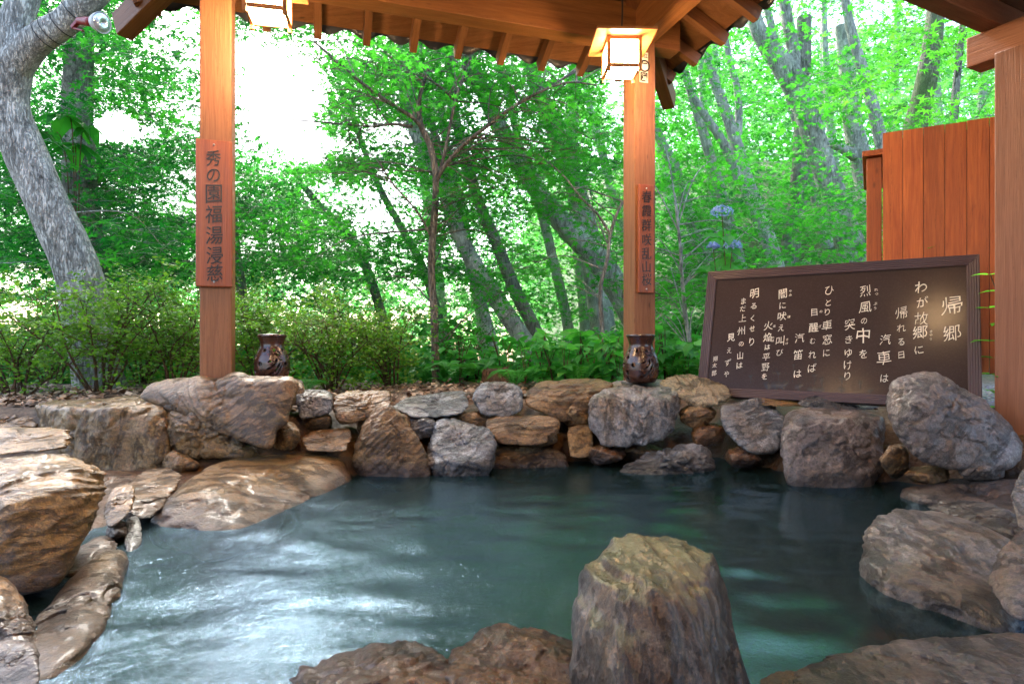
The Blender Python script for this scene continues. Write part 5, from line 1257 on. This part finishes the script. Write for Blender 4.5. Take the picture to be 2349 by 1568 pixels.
# low ground cover and fallen leaves (uncountable)
n = 42000
px = rng.uniform(-200, 2500, n); d_ = rng.uniform(5.4, 16, n); x = (px - 1174.5) / F * d_
gz, _ = terrain(x, d_)
cl = fbm(np.stack([x, d_, 0 * x], -1) * .9, 44, 3)
ok = (cl > -.25) & ~((d_ < 5.9) & (px < 1250)); x, d_, gz, cl = x[ok], d_[ok], gz[ok], cl[ok]; n = len(x)
pos = np.stack([x, d_, gz + rng.uniform(.03, .5, n) * (.3 + .7 * np.clip(cl + .3, 0, 1))], -1)
nr = np.stack([rng.normal(0, .5, n), rng.normal(0, .5, n) - .2, np.full(n, 1.)], -1); nr /= np.linalg.norm(nr, axis=1)[:, None]
v, f, kk = leaves(pos, nr, rng.uniform(0, 6.28, n), rng.uniform(.06, .14, n), 'dia')
n2 = 24000; px2 = rng.uniform(-250, 1080, n2); d2 = rng.uniform(6.3, 13, n2); x2 = (px2 - 1174.5) / F * d2; gz2, _ = terrain(x2, d2)
pos2 = np.stack([x2, d2, gz2 + rng.uniform(.02, 1.0, n2) * (.55 + .45 * vnoise(np.stack([x2, d2, 0 * x2], -1) * 1.3, 71))], -1)
nr2 = np.stack([rng.normal(0, .5, n2), rng.normal(0, .5, n2) - .3, np.full(n2, 1.)], -1); nr2 /= np.linalg.norm(nr2, axis=1)[:, None]
v2, f2, _k2 = leaves(pos2, nr2, rng.uniform(0, 6.28, n2), rng.uniform(.07, .15, n2), 'dia')
f = np.vstack([f, f2 + len(v)]); v = np.vstack([v, v2]); n += n2
tag(link('undergrowth', mesh('undergrowth', v, f, L_herb, False, {'tint': np.repeat(np.clip(.5 + rng.normal(0, .25, n), 0, 1), kk)})), 'green ground cover carpeting the forest floor', 'undergrowth', kind='stuff')
n = 7500
x = rng.uniform(-4.2, 3.2, n); y = 3.7 + np.abs(rng.normal(0, 1.0, n)); gz, sdd = terrain(x, y)
ok = (sdd > .55) & (x < 2.4) ; x, y, gz = x[ok], y[ok], gz[ok]; n = len(x)
nr = np.stack([rng.normal(0, .4, n), rng.normal(0, .4, n) - .1, np.full(n, 1.)], -1); nr /= np.linalg.norm(nr, axis=1)[:, None]
v, f, kk = leaves(np.stack([x, y, gz + rng.uniform(.004, .03, n)], -1), nr, rng.uniform(0, 6.28, n), rng.uniform(.025, .065, n), 'dia')
tag(link('fallen_leaves', mesh('fallen_leaves', v, f, M_dry, False, {'tint': np.repeat(rng.uniform(0, 1, n), kk)})), 'dry brown fallen leaves scattered on the bank behind the rocks', 'leaf litter', kind='stuff')

# rotten stump
sp = P(1415 * .98, 868, 5.0); sp = P(1135, 862, 5.6); gz, _ = terrain(np.array([sp[0]]), np.array([sp[1]])); sp[2] = gz[0] - .03
th = np.linspace(0, 6.283, 40, endpoint=False); V = []
for k, (z, rr) in enumerate(((0, .15), (.06, .125), (.13, .115), (.17, .11), (.15, .085), (.06, .07))):
    nn_ = fbm(np.stack([np.cos(th) * 2, np.sin(th) * 2, np.full(40, z * 3)], -1), 61, 3)
    V.append(sp + np.stack([np.cos(th) * rr * (1 + .25 * nn_), np.sin(th) * rr * (1 + .25 * nn_), np.full(40, z) + (.05 * nn_ if k in (2, 3, 4) else 0)], -1))
V = np.array(V).reshape(-1, 3); i_ = np.arange(5)[:, None] * 40; j_ = np.arange(40)[None]; k_ = (j_ + 1) % 40
tag(local_obj('tree_stump', V, np.stack([i_ + j_, i_ + k_, i_ + 40 + k_, i_ + 40 + j_], -1).reshape(-1, 4), B_twig), 'low rotten brown stump among the plants left of the right post', 'stump')

# ------------------------------------------------------------------ floodlight on the forked tree
fl0 = P(202, 50, 4.72)
fr_ = empty('floodlight', fl0, 'unlit floodlight with red holder and white shade strapped to the forked tree limb', 'floodlight')
axd = np.array([.93, -.30, -.22]); axd /= np.linalg.norm(axd); sx_ = np.cross(axd, UZ); sx_ /= np.linalg.norm(sx_); sy_ = np.cross(sx_, axd)
def lathe(prof, o, n=28):
    a = np.linspace(0, 2 * np.pi, n, endpoint=False); V = np.array([o + axd * t + rr * (np.cos(a)[:, None] * sx_ + np.sin(a)[:, None] * sy_) for t, rr in prof]).reshape(-1, 3)
    i_ = np.arange(len(prof) - 1)[:, None] * n; j_ = np.arange(n)[None]; k_ = (j_ + 1) % n
    return V, np.stack([i_ + j_, i_ + k_, i_ + n + k_, i_ + n + j_], -1).reshape(-1, 4)
v, f = lathe([(-.10, .0), (-.10, .026), (-.03, .03), (-.03, .034), (.06, .034), (.06, .0)], fl0); link('socket', mesh('socket', v, f, M_red), fr_)
v, f = lathe([(.05, .03), (.07, .05), (.11, .068), (.15, .078), (.152, .074), (.11, .06), (.07, .04)], fl0); link('shade', mesh('shade', v, f, M_enam), fr_)
v, f = lathe([(.145, .0), (.168, .03), (.16, .055), (.146, .072)][::1], fl0); link('lens', mesh('lens', v, f, M_lens), fr_)
beam('bracket', fl0 - axd * .10, fl0 - axd * .17 - UZ * .06, .03, .03, M_red, fr_); beam('bracket', fl0 - axd * .17 - UZ * .06, fl0 - axd * .05 - UZ * .075, .02, .014, M_red, fr_)
limb = big.tr[1][0]; lr = big.tr[1][1]
for t in (.35, .55, .9, 1.35):
    k = int(1 + t); fr2 = (1 + t) - k; c = limb[k] * (1 - fr2) + limb[min(k + 1, 4)] * fr2; tg = limb[min(k + 1, 4)] - limb[k]; tg /= np.linalg.norm(tg)
    e1 = np.cross(tg, UZ); e1 /= np.linalg.norm(e1); e2 = np.cross(tg, e1); a = np.linspace(0, 2 * np.pi, 30)
    rr = (lr[k] * (1 - fr2) + lr[min(k + 1, 4)] * fr2) * 1.07
    v, f = tube(c + rr * (np.cos(a)[:, None] * e1 + np.sin(a)[:, None] * e2), .0035, 5); link('strap', mesh('strap', v, f, M_wire), fr_)
